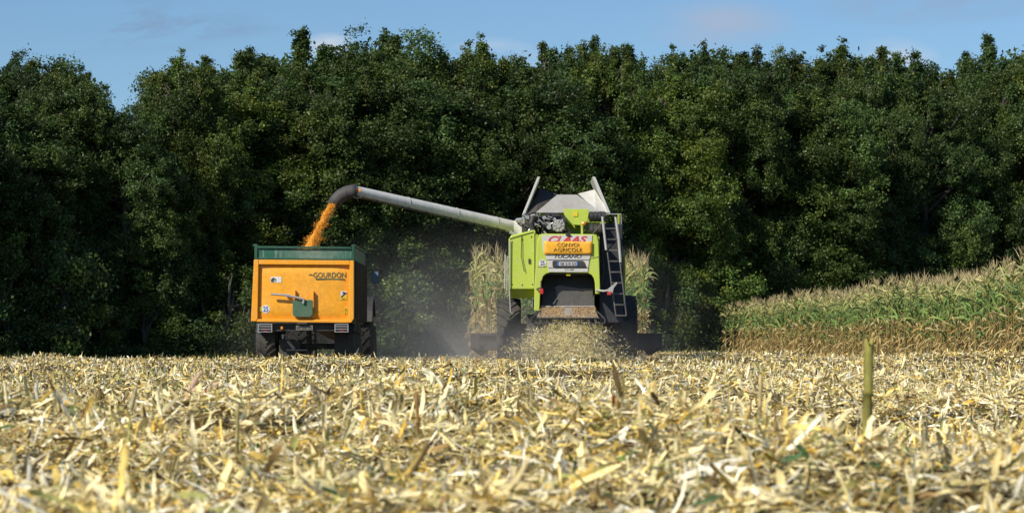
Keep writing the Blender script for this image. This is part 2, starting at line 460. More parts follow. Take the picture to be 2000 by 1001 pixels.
cd = bpy.data.cameras.new('camera'); cam = bpy.data.objects.new('camera', cd); COL.objects.link(cam); sc.camera = cam
cam.location = (0, 0, CH); cam.rotation_euler = (PI / 2, 0, 0)
cd.sensor_width = 36; cd.lens = 90; cd.shift_y = (HZ - 500.5) / 2000; cd.clip_start = .1; cd.clip_end = 3000
cd.dof.use_dof = True; cd.dof.focus_distance = 52; cd.dof.aperture_fstop = 5.2
sc.view_settings.view_transform = 'Standard'; sc.view_settings.look = 'None'; sc.view_settings.exposure = 0
sc.cycles.use_denoising = True
sc.cycles.max_bounces = 6; sc.cycles.diffuse_bounces = 3; sc.cycles.transmission_bounces = 4; sc.cycles.volume_bounces = 1; sc.cycles.transparent_max_bounces = 8
sc.cycles.volume_step_rate = 2.0

# ---------------------------------------------------------------- ground
ys = np.concatenate([[-400, -200, -100, -60, -30, -15, -5, 0], np.arange(3, 60, .4), np.arange(60, 140, 1.0), [150, 170, 200, 260, 350, 500, 800, 1300, 2000]])
xs = np.concatenate([[-1500, -700, -350, -180, -90, -60], np.arange(-40, 40.1, .6), [60, 90, 180, 350, 700, 1500]])
X, Y = np.meshgrid(xs, ys); Z = ground_z(X, Y)
V = np.stack([X, Y, Z], -1).reshape(-1, 3)
idx = np.arange(X.size).reshape(X.shape)
Fq = np.stack([idx[:-1, :-1], idx[:-1, 1:], idx[1:, 1:], idx[1:, :-1]], -1).reshape(-1, 4)
g = link('ground', np_mesh('ground', V, Fq, M['soil'], None, True)); tag(g, kind='structure')

# ---------------------------------------------------------------- crop residue
PAL = np.array([(0.89, 0.74, 0.34), (0.80, 0.60, 0.18), (0.93, 0.81, 0.45), (0.93, 0.88, 0.68), (0.60, 0.39, 0.07), (0.33, 0.21, 0.08), (0.15, 0.10, 0.04), (0.38, 0.38, 0.12), (0.08, 0.15, 0.06), (0.62, 0.44, 0.12)])
PW = np.array([.22, .13, .19, .14, .07, .075, .075, .065, .018, .04]); PW /= PW.sum()


def pal(n, rng, v=.16):
    c_ = PAL[rng.choice(len(PAL), n, p=PW)]
    return c_ * (1 + rng.normal(0, v, (n, 1))).clip(.5, 1.5) * np.array([1, 1, 1])


def scatter(n, y0, y1, rng, power=1.0, spread=.235, extra=1.5):
    y = y0 + (y1 - y0) * rng.random(n) ** power
    # density per square metre even: width grows with y
    x = (rng.random(n) * 2 - 1) * (spread * y + extra)
    return x, y


lit = Pile()
_h = [(random.uniform(0, 6.28), random.uniform(0, 6.28), .75 * 1.27 ** i) for i in range(9)]


def heap(x, y):
    """0..1: how thickly the residue is piled here"""
    v = np.zeros(np.shape(x))
    for a, ph, wl in _h:
        wx = x + .25 * np.sin(y * 1.9 + ph); wy = y + .25 * np.sin(x * 2.3 + ph)
        v = v + np.sin((wx * math.cos(a) + wy * math.sin(a)) * 6.283 / wl + ph)
    v = v / 3.0
    return np.clip(.45 + .5 * v, 0, 1) ** 1.3




def HH(y): return np.interp(y, [6, 25, 60, 130], [.19, .16, .09, .04])


def litter_band(n, y0, y1, l0, l1, w0, w1, S, across, rng, up=.25, zmax=.07, power=.8, crump=.0):
    x, y = scatter(n, y0, y1, rng, power)
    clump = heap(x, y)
    keep = rng.random(n) < .30 + .85 * clump
    x = x[keep]; y = y[keep]; clump = clump[keep]; n = len(x)
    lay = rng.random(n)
    z = ground_z(x, y) + HH(y) * clump * (.55 + .45 * lay) + lay ** 1.5 * zmax * .6 + .005
    upright = rng.random(n) < up * (.5 + clump)
    p0 = np.where(upright, rng.uniform(.35, 1.4, n), rng.normal(.08, .30, n))
    p1 = p0 + rng.normal(-.3, .55, n)
    ln = rng.uniform(l0, l1, n) * np.where(upright, .8, 1.0) * rng.choice([.5, .8, 1.0, 1.3], n)
    wd = rng.uniform(w0, w1, n) * rng.choice([.35, .6, 1.0, 1.25], n)
    c1 = pal(n, rng) * (.34 + .76 * np.clip(lay * .7 + clump * .7 - .1, 0, 1))[:, None]; c2 = c1 * rng.uniform(.7, 1.15, (n, 1))  # buried layers and hollows darkened in the colour, as shade between pieces
    V, Fq, C = ribbons(np.stack([x, y, z], 1), rng.uniform(0, 6.283, n), p0, p1, ln, wd, rng.uniform(-1.3, 1.3, n), rng.normal(0, 1.0, n), rng.uniform(-.6, .9, n), rng, S, across, c1, c2, .16, rng.normal(0, .6, n))
    if crump:
        W_ = V.reshape(n, S, across, 3)
        W_ += rng.normal(0, 1, W_.shape) * (wd[:, None, None, None] * crump)
        W_ += rng.normal(0, 1, (n, S, 1, 3)) * (ln[:, None, None, None] * .012)
        V = W_.reshape(-1, 3)
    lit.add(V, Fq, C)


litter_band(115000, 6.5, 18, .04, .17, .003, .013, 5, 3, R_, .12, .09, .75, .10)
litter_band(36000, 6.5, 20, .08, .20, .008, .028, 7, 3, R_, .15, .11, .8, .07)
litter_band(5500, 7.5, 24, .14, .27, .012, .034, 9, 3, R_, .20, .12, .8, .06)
# husk bundles: several leaves of one cob or stalk lying together
kb = 2400; hx_, hy_ = scatter(kb, 7.5, 34, R_, .85); m_ = 6
ha = np.repeat(R_.uniform(0, 6.28, kb), m_); hb = np.repeat(pal(kb, R_) * .5 + .5 * np.array((.90, .80, .50)), m_, 0)
hp = np.repeat(np.stack([hx_, hy_, ground_z(hx_, hy_) + HH(hy_) * heap(hx_, hy_) + .02], 1), m_, 0) + R_.normal(0, .012, (kb * m_, 3)); kk = kb * m_
p0_ = np.repeat(R_.normal(.15, .3, kb), m_) + R_.normal(0, .22, kk)
V, Fq, C = ribbons(hp, ha + R_.normal(0, .35, kk), p0_, p0_ + R_.normal(-.3, .8, kk), R_.uniform(.09, .27, kk), R_.uniform(.010, .034, kk), R_.normal(.2, .7, kk), R_.normal(0, .6, kk), R_.uniform(0, .9, kk), R_, 8, 3, hb * R_.uniform(.75, 1.1, (kk, 1)), hb * R_.uniform(.7, 1.0, (kk, 1)), .4, R_.normal(0, .5, kk))
lit.add(V, Fq, C)
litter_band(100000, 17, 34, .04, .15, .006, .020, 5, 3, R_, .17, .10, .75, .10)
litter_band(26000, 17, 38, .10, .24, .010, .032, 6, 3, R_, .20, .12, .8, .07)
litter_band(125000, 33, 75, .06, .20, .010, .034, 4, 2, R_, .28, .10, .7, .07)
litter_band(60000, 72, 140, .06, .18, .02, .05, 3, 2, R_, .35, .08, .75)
# broken stalk lengths lying about
k = 5200; bx_, by_ = scatter(k, 7, 60, R_, .8)
bz_ = ground_z(bx_, by_) + HH(by_) * heap(bx_, by_) + R_.uniform(.0, .05, k); ba = R_.uniform(0, 6.28, k); bp_ = R_.normal(0, .22, k) + (R_.random(k) < .2) * R_.uniform(.4, 1.2, k); bl = R_.uniform(.04, .16, k)
dv_ = np.stack([np.cos(bp_) * np.cos(ba), np.cos(bp_) * np.sin(ba), np.sin(bp_)], 1) * bl[:, None]; b0_ = np.stack([bx_, by_, bz_], 1)
rr_ = R_.uniform(.006, .014, k)
V, Fq = tubes_np(np.stack([b0_, b0_ + dv_ * .5 + R_.normal(0, .004, (k, 3)), b0_ + dv_], 1), np.stack([rr_, rr_ * .9, rr_ * .95], 1), 7)
lit.add(V, Fq, np.repeat(pal(k, R_), 21, 0))
# cut stalks in rows, too many to count
rows = np.arange(-34, 36, .75)
sx = []; sy = []
for rx in rows:
    yy = np.arange(14, 128, .42) + R_.uniform(-.18, .18, len(np.arange(14, 128, .42)))
    keep = (np.abs(rx) < .235 * yy + 1.5) & (R_.random(len(yy)) < np.clip(.25 + yy / 90, 0, .85)) & ~((yy > 110) & (rx > 9))
    sx.append(np.full(keep.sum(), rx) + R_.normal(0, .05, keep.sum())); sy.append(yy[keep])
sx = np.concatenate(sx); sy = np.concatenate(sy); k = len(sx)
h = R_.uniform(.08, .22, k) * np.where(sy > 70, .7, 1.0); lean = R_.normal(0, .22, (k, 2))
base = np.stack([sx, sy, ground_z(sx, sy) - .02], 1)
top = base + np.concatenate([lean * h[:, None], h[:, None]], 1)
V, Fq = tubes_np(np.stack([base, (base + top) / 2, top], 1), np.stack([np.full(k, .014), np.full(k, .012), np.full(k, .011)], 1), 5)
lit.add(V, Fq, np.repeat(pal(k, R_) * .9, 15, 0))
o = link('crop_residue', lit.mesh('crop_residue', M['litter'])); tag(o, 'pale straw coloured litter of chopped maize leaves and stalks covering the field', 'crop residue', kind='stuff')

# ---------------------------------------------------------------- single pieces standing out of the residue
def piece(name, px, py_base, d, label, cat, group, kindp, az, p0, p1, ln, wd, col, roll=0.0, twist=.4, fold=.5, n=1, spread=.03):
    b0 = P(px, py_base, d)
    zz = gz(b0.x, d) + (-.03 if kindp == 'stalk' else .02) + (.4 if kindp == 'stalk' else 1) * .85 * float(HH(d)) * float(heap(np.array(b0.x), np.array(float(d))))
    if kindp == 'stalk':
        a = Vector((b0.x, d, zz - .05)); t = Vector((math.cos(p0) * math.cos(az), math.cos(p0) * math.sin(az), math.sin(p0)))
        pts = [a + t * ln * f for f in (0, .2, .3, .31, .33, .55, .62, .63, .65, .86, 1.0)]
        rr = [wd * f for f in (.55, .5, .5, .6, .5, .48, .47, .57, .46, .45, .43)]
        V, Fq = tubes_np(np.array([[list(p) for p in pts]]), np.array([rr]), 10)
        g_ = V.reshape(len(pts), 10, 3)
        g_[-1] += np.array([0, 0, 1.0]) * R_.uniform(-.9, .7, (10, 1)) * wd      # torn top
        g_ += R_.normal(0, wd * .05, g_.shape)
        V = g_.reshape(-1, 3)
        ringc = np.repeat(np.array([.95, .9, .5, .45, 1.0, .85, .6, .45, 1.05, .9, 1.35]), 10)[:, None]
        C = np.array(col)[None] * ringc * (0.7 + .45 * R_.random((len(V), 1)))
        V2, F2, C2 = ribbons(np.array([list(a + t * ln * .3)] * 2), np.array([az + 1.5, az - 1.2]), np.array([p0 * .9, p0 * .8]), np.array([.5, -.6]), np.array([ln * .45, ln * .3]), np.array([wd * .55] * 2), np.array([.2, .9]), np.array([.5, .9]), np.array([.5, .5]), R_, 7, 3, np.array([(.62, .50, .24)] * 2), np.array([(.70, .60, .34)] * 2), .2)
        pl = Pile(); pl.add(V, Fq, C); pl.add(V2, F2, C2)
    else:
        m_ = n
        pos = np.array([[b0.x, d, zz]] * m_) + R_.normal(0, spread, (m_, 3)) * [1, 1, .3]
        cc = np.array([col] * m_) * R_.uniform(.8, 1.15, (m_, 1))
        V, Fq, C = ribbons(pos, az + R_.normal(0, .45 if m_ > 1 else 0, m_), p0 + R_.normal(0, .2 if m_ > 1 else 0, m_), p1 + R_.normal(0, .3 if m_ > 1 else 0, m_), ln * R_.uniform(.7, 1.0, m_), wd * R_.uniform(.7, 1.0, m_), np.full(m_, roll) + R_.normal(0, .2, m_), np.full(m_, twist), np.full(m_, fold), R_, 10, 3, cc, cc * .85, .5)
        pl = Pile(); pl.add(V, Fq, C)
    o = link(name, pl.mesh(name, M['litter'], True))
    # origin at the foot of the piece
    org = Vector((b0.x, d, zz)); o.data.transform(Matrix.Translation(-org)); o.location = org
    tag(o, label, cat, group)
    return o


OL = (.33, .31, .08); ST = (.68, .58, .32); WH = (.84, .78, .62); YE = (.66, .46, .14); BR = (.30, .17, .06); GR = (.045, .13, .06); RD = (.55, .10, .06); TA = (.55, .42, .2)
piece('corn_stub', 1692, 850, 13.4, 'thick olive green cut maize stub standing tall at right, highest in the foreground', 'stub', None, 'stalk', .4, 1.55, 0, .77, .054, (.29, .27, .07))
piece('fallen_stalk', 822, 706, 45, 'thin dark stalk lying slanted against the field edge between trailer and harvester', 'stalk', None, 'stalk', .05, .55, 0, .62, .035, BR)
piece('dry_leaf', 1330, 950, 10.4, 'broad bright cream husk bundle lying flat in the right foreground', 'husk', None, 'leaf', .1, .35, -.1, .34, .06, WH, 0.3, .3, .6, 5, .03)
piece('dry_leaf', 250, 820, 18.5, 'upright pale pointed leaf on the left, tallest left of the trailer', 'leaf', None, 'leaf', 1.2, 1.2, 1.0, .34, .05, ST, 1.2, .2)
piece('dry_leaf', 345, 810, 17.5, 'upright forked pale leaf pair with a pinkish edge left of centre', 'leaf', None, 'leaf', .3, 1.1, .6, .38, .045, (.72, .50, .34), 1.1, .3, .5, 3)
piece('green_leaf', 594, 748, 33, 'small fresh green leaf sticking up below the trailer', 'leaf', None, 'leaf', 1.4, 1.4, 1.1, .24, .06, (.03, .22, .05), 1.3, .2)
piece('green_leaf', 1440, 750, 24, 'blue green leaf sloping up under a pale broken top, right of the harvester', 'leaf', None, 'leaf', .2, .5, .1, .30, .055, GR, .8, .2)
piece('green_leaf', 1560, 805, 17.5, 'triangular teal green leaf lying in the litter left of the tall stub', 'leaf', None, 'leaf', .9, .9, .4, .20, .09, GR, .9, .1)
piece('green_leaf', 775, 845, 15.5, 'dark green leaf scrap lying left of centre in the litter', 'leaf', None, 'leaf', .3, .4, .0, .18, .06, (.05, .11, .06), .7, .2)
piece('green_leaf', 1185, 930, 11, 'yellow green leaf curl low in the middle foreground', 'leaf', None, 'leaf', .8, .9, .5, .16, .06, (.20, .30, .06), .9, .2)
piece('red_husk', 1187, 865, 13.5, 'small bright red leaf scrap in the centre foreground', 'leaf', None, 'leaf', 1.4, 1.1, .6, .09, .05, RD, 1.2, .1)
piece('red_husk', 1306, 860, 13.8, 'tiny reddish scrap right of the bright red one', 'leaf', None, 'leaf', 1.4, 1.2, .8, .07, .03, RD, 1.2, .1)
piece('corn_stub', 1480, 870, 14.2, 'thin pale stub with a torn leaf on top, left of the tall olive stub', 'stub', None, 'stalk', 1.2, 1.45, 0, 0.52, .022, TA)
piece('corn_stub', 820, 890, 13.6, 'thin brown upright stub left of centre in the foreground', 'stub', None, 'stalk', 2.2, 1.5, 0, 0.46, .020, BR)
piece('corn_stub', 460, 900, 12.9, 'olive brown slender stub in the left foreground', 'stub', None, 'stalk', 1.2, 1.52, 0, 0.48, .022, (.4, .33, .14))
piece('corn_stub', 1600, 960, 10.8, 'straw coloured stub low at the right edge of the cream husks', 'stub', None, 'stalk', 1.2, 1.45, 0, .22, .022, ST)
piece('corn_stub', 1770, 990, 9.6, 'olive stub cut short near the bottom right corner', 'stub', None, 'stalk', .6, 1.4, 0, .20, .032, (.46, .42, .18))
piece('corn_stub', 1912, 880, 13.4, 'pale thin stub near the right edge of the photo', 'stub', None, 'stalk', .6, 1.52, 0, .24, .016, WH)
piece('corn_stub', 1650, 700, 60, 'short reddish brown stub in front of the standing maize', 'stub', None, 'stalk', .6, 1.5, 0, .36, .03, BR)
piece('dry_leaf', 1800, 910, 12.2, 'long thin straw blades crossing upright, right of the tall stub', 'leaf', None, 'leaf', 1.0, 1.3, 1.0, .40, .022, ST, 1.0, .6, .4, 4, .03)
piece('dry_leaf', 1750, 760, 21, 'olive tinged folded leaf arching, right of the tall stub', 'leaf', None, 'leaf', 2.7, .5, -.4, .36, .06, (.45, .38, .16), .6, .3)
piece('dry_leaf', 850, 790, 20, 'yellow blade standing up beside a brown stem left of centre', 'leaf', None, 'leaf', .7, 1.4, .9, .40, .03, YE, 1.0, .4, .5, 3)
piece('dry_leaf', 905, 780, 20.5, 'pale cream blade leaning right in the middle of the field', 'leaf', None, 'leaf', .4, .9, .5, .30, .035, ST, 1.0, .2)
piece('dry_leaf', 705, 750, 28, 'short cream husk leaning left below the trailer wheels', 'leaf', None, 'leaf', 2.6, .9, .4, .24, .045, WH, 1.1, .2)
piece('dry_leaf', 1475, 740, 25, 'pale broken leaf top pointing up above the blue green leaf', 'leaf', None, 'leaf', 1.7, 1.2, .9, .28, .06, ST, 1.1, .3, .5, 3)
piece('dry_leaf', 120, 970, 10.0, 'curled white husk near the bottom left corner', 'husk', None, 'leaf', .7, .6, -.5, .24, .035, WH, .6, .8)
piece('dry_leaf', 640, 960, 10.2, 'looped white husk strip low in the left foreground', 'husk', None, 'leaf', .2, 1.0, -1.0, .26, .03, WH, .6, .4)
piece('dry_leaf', 1060, 815, 17.2, 'small heap of white husk shreds in the centre of the field', 'husk', None, 'leaf', .3, .4, 0, .14, .04, WH, .5, .4, .5, 9, .10)
piece('dry_leaf', 1960, 850, 15, 'curved brown leaf rib near the right edge', 'leaf', None, 'leaf', .35, .5, -.1, .5, .018, BR, .3, .2)
for i in range(22):      # nothing tells these apart
    d = random.uniform(11, 30); px = random.uniform(20, 1980)
    piece('dry_leaf', px, 900, d, 'slender straw coloured blade sticking up out of the litter', 'leaf', 'straw blades sticking up out of the litter', 'leaf', random.uniform(0, 6.28), random.uniform(.9, 1.5), random.uniform(.2, 1.3), random.uniform(.16, .30), random.uniform(.014, .03), random.choice([ST, YE, TA, OL]), random.uniform(0, 1.3), random.uniform(-.8, .8))

# ---------------------------------------------------------------- maize plants
def corn_arrays(rng, H, full=True, dryness=.50):
    st = Pile(); ta = Pile(); ea = Pile()
    nl = 19 if full else 10
    leanx = rng.normal(0, .03); leany = rng.normal(0, .03)
    f = np.linspace(0, 1, 5)
    path = np.stack([f * leanx * H, f * leany * H, f * H * .97], 1)
    V, Fq = tubes_np(path[None], (.014 - .008 * f)[None], 5)
    cs = np.array([(.34, .26, .11)]) * (1 - f[:, None]) + np.array([(.30, .32, .10)]) * f[:, None]
    st.add(V, Fq, np.repeat(cs, 5, 0))
    zf = np.sort(rng.uniform(.07, .93, nl)); zf[0] = .08
    z = zf * H
    az = (np.arange(nl) % 2) * PI + rng.normal(0, .5, nl) + rng.uniform(0, 6.28)
    dry = zf < dryness + rng.normal(0, .13, nl)
    p0 = np.where(dry, rng.uniform(-.8, .9, nl), rng.uniform(.75, 1.45, nl))
    p1 = np.where(dry, rng.uniform(-1.6, -.9, nl), rng.uniform(-1.2, 1.0, nl))
    ln = np.where(dry, rng.uniform(.25, .50, nl), rng.uniform(.38, .66, nl)) * np.where(zf > .82, .6, 1.0)
    wd = np.where(dry, rng.uniform(.025, .05, nl), rng.uniform(.04, .065, nl))
    c1 = np.zeros((nl, 3)); c2 = np.zeros((nl, 3))
    for i in range(nl):
        if dry[i]:
            b_ = np.array([(.44, .29, .11), (.56, .40, .16), (.34, .20, .08), (.64, .52, .26)][rng.integers(4)]); c1[i] = b_; c2[i] = b_ * rng.uniform(.8, 1.2)
        elif zf[i] < .74:
            b_ = np.array([(.11, .29, .08), (.18, .36, .08), (.09, .21, .08), (.26, .40, .11)][rng.integers(4)]); c1[i] = b_; c2[i] = b_ * .6 + np.array((.40, .36, .15)) * .4
        else:
            b_ = np.array([(.36, .46, .12), (.60, .54, .20), (.46, .52, .15), (.20, .36, .09)][rng.integers(4)]); c1[i] = b_; c2[i] = np.array((.62, .54, .28)) * rng.uniform(.8, 1.1)
    pos = np.stack([zf * leanx * H, zf * leany * H, z], 1)
    V, Fq, C = ribbons(pos, az, p0, p1, ln, wd, rng.normal(0, .35, nl), rng.normal(0, .9, nl), np.full(nl, .5), rng, 7, 3, c1, c2, .5, rng.normal(0, .5, nl))
    st.add(V, Fq, C)
    nt_ = 7
    V, Fq, C = ribbons(np.repeat([[leanx * H, leany * H, H * .95]], nt_, 0), rng.uniform(0, 6.28, nt_), np.append(rng.uniform(1.1, 1.45, nt_ - 1), 1.54), np.append(rng.uniform(.6, 1.3, nt_ - 1), 1.5), rng.uniform(.22, .42, nt_), np.full(nt_, .014), rng.uniform(-1.5, 1.5, nt_), rng.normal(0, 1, nt_), np.zeros(nt_), rng, 4, 2, np.tile((.50, .40, .21), (nt_, 1)), np.tile((.60, .49, .28), (nt_, 1)), .3)
    ta.add(V, Fq, C)
    ez = rng.uniform(.38, .48) * H; a = rng.uniform(0, 6.28); tilt = rng.uniform(.2, 1.3)
    dv = np.array([math.cos(a) * math.sin(tilt), math.sin(a) * math.sin(tilt), math.cos(tilt)])
    s_ = np.linspace(0, 1, 6); p_ = np.array([leanx * ez, leany * ez, ez]) + dv * (s_[:, None] * .24 + .02)
    V, Fq = tubes_np(p_[None], np.array([[.012, .028, .032, .028, .018, .004]]), 6)
    ea.add(V, Fq, np.array([(.62, .52, .28)]) * np.ones((len(V), 1)))
    return st, ta, ea


crng = np.random.default_rng(5)
protos = []
for i in range(13):
    st, ta, ea = corn_arrays(crng, 1.0 * crng.uniform(2.25, 2.5), True, .50 if i < 9 else .88)
    protos.append((st, ta, ea, st.mesh('corn_plant', M['corn']), ta.mesh('tassel', M['corn']), ea.mesh('ear', M['corn'])))


def edge_x(y):      # left edge of the standing crop on the right
    t = (y - 63) / (125 - 63)
    return 12.55 + (9.25 - 12.55) * t


n_plant = 0
def corn_plant(x, y, s, label, group, dry=False):
    global n_plant
    pr = protos[9 + n_plant % 4] if dry else protos[n_plant % 9]; n_plant += 1
    r_ = link('corn_plant', pr[3]); r_.location = (x, y, gz(x, y) - .02); r_.rotation_euler = (0, 0, random.uniform(0, 6.28)); r_.scale = (1.0, 1.0, s)
    tag(r_, label, 'maize plant', group)
    a_ = link('tassel', pr[4], r_); e_ = link('ear', pr[5], r_)
    return r_


EDGE_L = 'maize plant with brown lower leaves in the outer row of the crop at right'
yy = 52.0
front = []
while yy < 127 and len(front) < 204:
    front.append(yy); yy += .245 + .0050 * (yy - 52)
def hscale(y): return 1.05 - .0030 * max(0, y - 60)
for y_ in front:
    corn_plant(edge_x(y_) + random.uniform(-.08, .08), y_, hscale(y_) * random.uniform(.95, 1.03), EDGE_L, 'maize plants in the outer row of the standing crop')
# the strip still standing in front of the harvester
SL = 'pale dry maize plant standing uncut just left of the harvester'
SR = 'greenish maize plant standing uncut just right of the harvester ladder'
for i in range(54):
    y_ = 75.4 + i * .24
    corn_plant((926 + 56 * ((i * 0.618) % 1) - 1000) / FPX * y_, y_, random.uniform(1.24, 1.36), SL, 'uncut maize plants on the left of the harvester', i % 4 != 0)
for i in range(40):
    y_ = 75.4 + i * .28
    corn_plant((1220 + 42 * ((i * 0.618) % 1) - 1000) / FPX * y_, y_, random.uniform(1.22, 1.34), SR, 'uncut maize plants on the right of the harvester')
crop = Pile()


def add_to_crop(x, y, s):
    pr = protos[crng.integers(9)]
    a = crng.uniform(0, 6.28); c_, s_ = math.cos(a), math.sin(a)
    zz = gz(x, y) - .02
    for q in (pr[0], pr[1]):
        V = np.concatenate(q.V); Fq = np.concatenate(q.F); C = np.concatenate(q.C) * crng.uniform(.85, 1.15)
        W = np.stack([V[:, 0] * c_ - V[:, 1] * s_ + x, V[:, 0] * s_ + V[:, 1] * c_ + y, V[:, 2] * s + zz], 1)
        crop.add(W, Fq, C)


for r in range(1, 6):
    y_ = 50.0
    while y_ < 128:
        add_to_crop(edge_x(y_) + .75 * r + crng.uniform(-.1, .1), y_, hscale(y_) * crng.uniform(.93, 1.05)); y_ += .30 if r < 3 else .45
for y_ in np.arange(126, 131, .5):      # end of the crop
    for x_ in np.arange(9.5, 17, .5): add_to_crop(x_, y_, hscale(y_) * .98)
for i in range(220):
    add_to_crop(crng.uniform(-1.0, 3.6), crng.uniform(76.5, 98), crng.uniform(1.15, 1.28))
o = link('maize_crop', crop.mesh('maize_crop', M['corn'])); tag(o, 'standing ripe maize behind the outer rows, green above and brown below', 'maize crop', kind='stuff')

# ---------------------------------------------------------------- trees
def leaf_cloud(centres, sig, per, rng, size, base_cols, outward=None):
    """many small leaves round twig ends"""
    k = len(centres)
    C = np.repeat(centres, per, 0); n = len(C)
    pos = C + rng.normal(0, 1, (n, 3)) * np.repeat(sig, per)[:, None] * [1, 1, .8]
    nrm = rng.normal(0, 1, (n, 3)) + np.array([0, 0, .6])
    if outward is not None: nrm += np.repeat(outward, per, 0) * .7
    nrm /= np.linalg.norm(nrm, axis=1, keepdims=True)
    u = np.cross(nrm, rng.normal(0, 1, (n, 3))); u /= np.linalg.norm(u, axis=1, keepdims=True); v = np.cross(nrm, u)
    L_ = size * rng.uniform(.6, 1.25, (n, 1)); W_ = L_ * .62
    V = np.stack([pos - u * L_ * .5, pos + v * W_ * .5 + u * L_ * .08, pos + u * L_ * .5, pos - v * W_ * .5 + u * L_ * .08], 1)
    col = np.repeat(base_cols, per, 0) * rng.uniform(.7, 1.3, (n, 1))
    yel = rng.random(n) < .012; col[yel] = col[yel] * np.array([2.2, 1.6, 1.0])
    return V.reshape(-1, 3), np.arange(n * 4).reshape(-1, 4), np.repeat(col, 4, 0)


def make_crown(rng, H, R, zlow, nl, leaf=.125, per=74, twd=30, spikes=26, tint=(1, 1, 1)):
    """lobes of foliage carried by limbs; returns crown Pile, wood Pile"""
    cr = Pile(); wd = Pile()
    lobes = []
    for i in range(nl):
        f = (i + .5) / nl
        z = zlow + (H * .90 - zlow) * f ** 1.05
        g_ = z / H
        Rz = R * (1.0 if g_ < .62 else max(.25, 1 - ((g_ - .62) / .42) ** 2.2))
        r = rng.choice([.55, .75, .95, 1.3]) * rng.uniform(.85, 1.15) * (1 if g_ < .75 else .8) * R / 3.6
        a = i * 2.39996 + rng.normal(0, .8)
        q = rng.uniform(.55, 1.0)
        dist = max(0, (Rz - r * .6)) * q
        lobes.append((math.cos(a) * dist, math.sin(a) * dist, z + rng.normal(0, .45), r, r * rng.uniform(.75, 1.25)))
    for i in range(spikes):
        a = rng.uniform(0, 6.28); dd = rng.uniform(0, R * .55)
        lobes.append((math.cos(a) * dd, math.sin(a) * dd, H * rng.uniform(.86, .98) - dd * .4, rng.uniform(.16, .27), rng.uniform(.55, 1.0)))
    cents = []; sig = []; cols = []; outw = []
    for (lx, ly, lz, r, rz) in lobes:
        m_ = max(8, int(twd * (r / .9) ** 2)) if r > .3 else 11
        v = rng.normal(0, 1, (m_, 3)); v /= np.linalg.norm(v, axis=1, keepdims=True)
        rr = rng.uniform(.5, 1.22, (m_, 1)) if r > .3 else rng.uniform(.1, 1.1, (m_, 1))
        c_ = np.array([lx, ly, lz]) + v * rr * [r, r, rz]
        cents.append(c_); outw.append(v)
        sig.append(np.full(m_, .16) * (1 if r > .3 else .62))
        tone = rng.uniform(.6, 1.3)
        hue = rng.uniform(0, 1) ** 1.5
        bc = np.array([.058 + .022 * hue, .106 + .008 * hue, .029 - .006 * hue]) * tone * np.array(tint)
        cols.append(np.tile(bc, (m_, 1)) * rng.uniform(.75, 1.3, (m_, 1)))
    cents = np.concatenate(cents); sig = np.concatenate(sig); cols = np.concatenate(cols); outw = np.concatenate(outw)
    keep = cents[:, 2] > .15
    V, Fq, C = leaf_cloud(cents[keep], sig[keep], per, rng, leaf, cols[keep], outw[keep]); cr.add(V, Fq, C)
    # trunk and limbs
    f = np.linspace(0, 1, 8)
    tx = np.cumsum(rng.normal(0, .12, 8)) * .8; ty = np.cumsum(rng.normal(0, .12, 8)) * .8; tx -= tx[0]; ty -= ty[0]
    path = np.stack([tx, ty, f * H * .9 - .2], 1)
    V, Fq = tubes_np(path[None], (.24 * (1 - f * .85) * R / 3)[None], 9); wd.add(V, Fq, np.ones(3) * .1)
    for (lx, ly, lz, r, rz) in lobes:
        z0 = max(.4, lz - rng.uniform(.8, 2.0)); ft = z0 / (H * .9)
        a = np.array([np.interp(ft, f, tx), np.interp(ft, f, ty), z0]); e = np.array([lx, ly, lz + rz * .3])
        mid = (a + e) / 2 + rng.normal(0, .15, 3) - [0, 0, .15]
        V, Fq = tubes_np(np.array([[a, mid, e]]), np.array([[.06, .045, .015]]), 5); wd.add(V, Fq, np.ones(3) * .1)
        for k_ in range(3):
            e2 = e + rng.normal(0, r * .3, 3)
            V, Fq = tubes_np(np.array([[mid, (mid + e2) / 2 + rng.normal(0, .1, 3), e2]]), np.array([[.03, .018, .006]]), 4); wd.add(V, Fq, np.ones(3) * .1)
    return cr, wd


trng = np.random.default_rng(21)
tree_pr = []
for i in range(7):
    cr, wd_ = make_crown(trng, 13.0, 3.7, .3, 84, tint=(1, 1, 1) if i < 5 else (1.25, 1.15, .9))
    tree_pr.append((cr.mesh('crown', M['leaf']), wd_.mesh('trunk', M['bark'], True)))
shrub_pr = []
for i in range(3):
    cr, wd_ = make_crown(trng, 3.0, 1.5, .35, 12, leaf=.11, per=80, twd=46, spikes=5, tint=(1.1, 1.1, 1.0))
    shrub_pr.append((cr.mesh('crown', M['leaf']), wd_.mesh('stem', M['bark'], True)))

PROF = [(-300, 120), (0, 108), (50, 112), (100, 108), (150, 118), (200, 148), (238, 205), (262, 190), (290, 150), (330, 122), (370, 112), (470, 105), (520, 88), (600, 72), (700, 68), (750, 50), (800, 80), (880, 88), (935, 85), (960, 128), (1000, 120), (1050, 85), (1120, 70), (1200, 68), (1245, 90), (1285, 112), (1350, 68), (1450, 78), (1550, 103), (1620, 92), (1700, 68), (1800, 112), (1870, 108), (1960, 68), (2020, 55), (2300, 60)]
PX = [p[0] for p in PROF]; PY = [p[1] for p in PROF]
def dtree(px): return 98 + 34 * px / 2000
def tree_top(px, d): return P(px, float(np.interp(px, PX, PY)), d).z


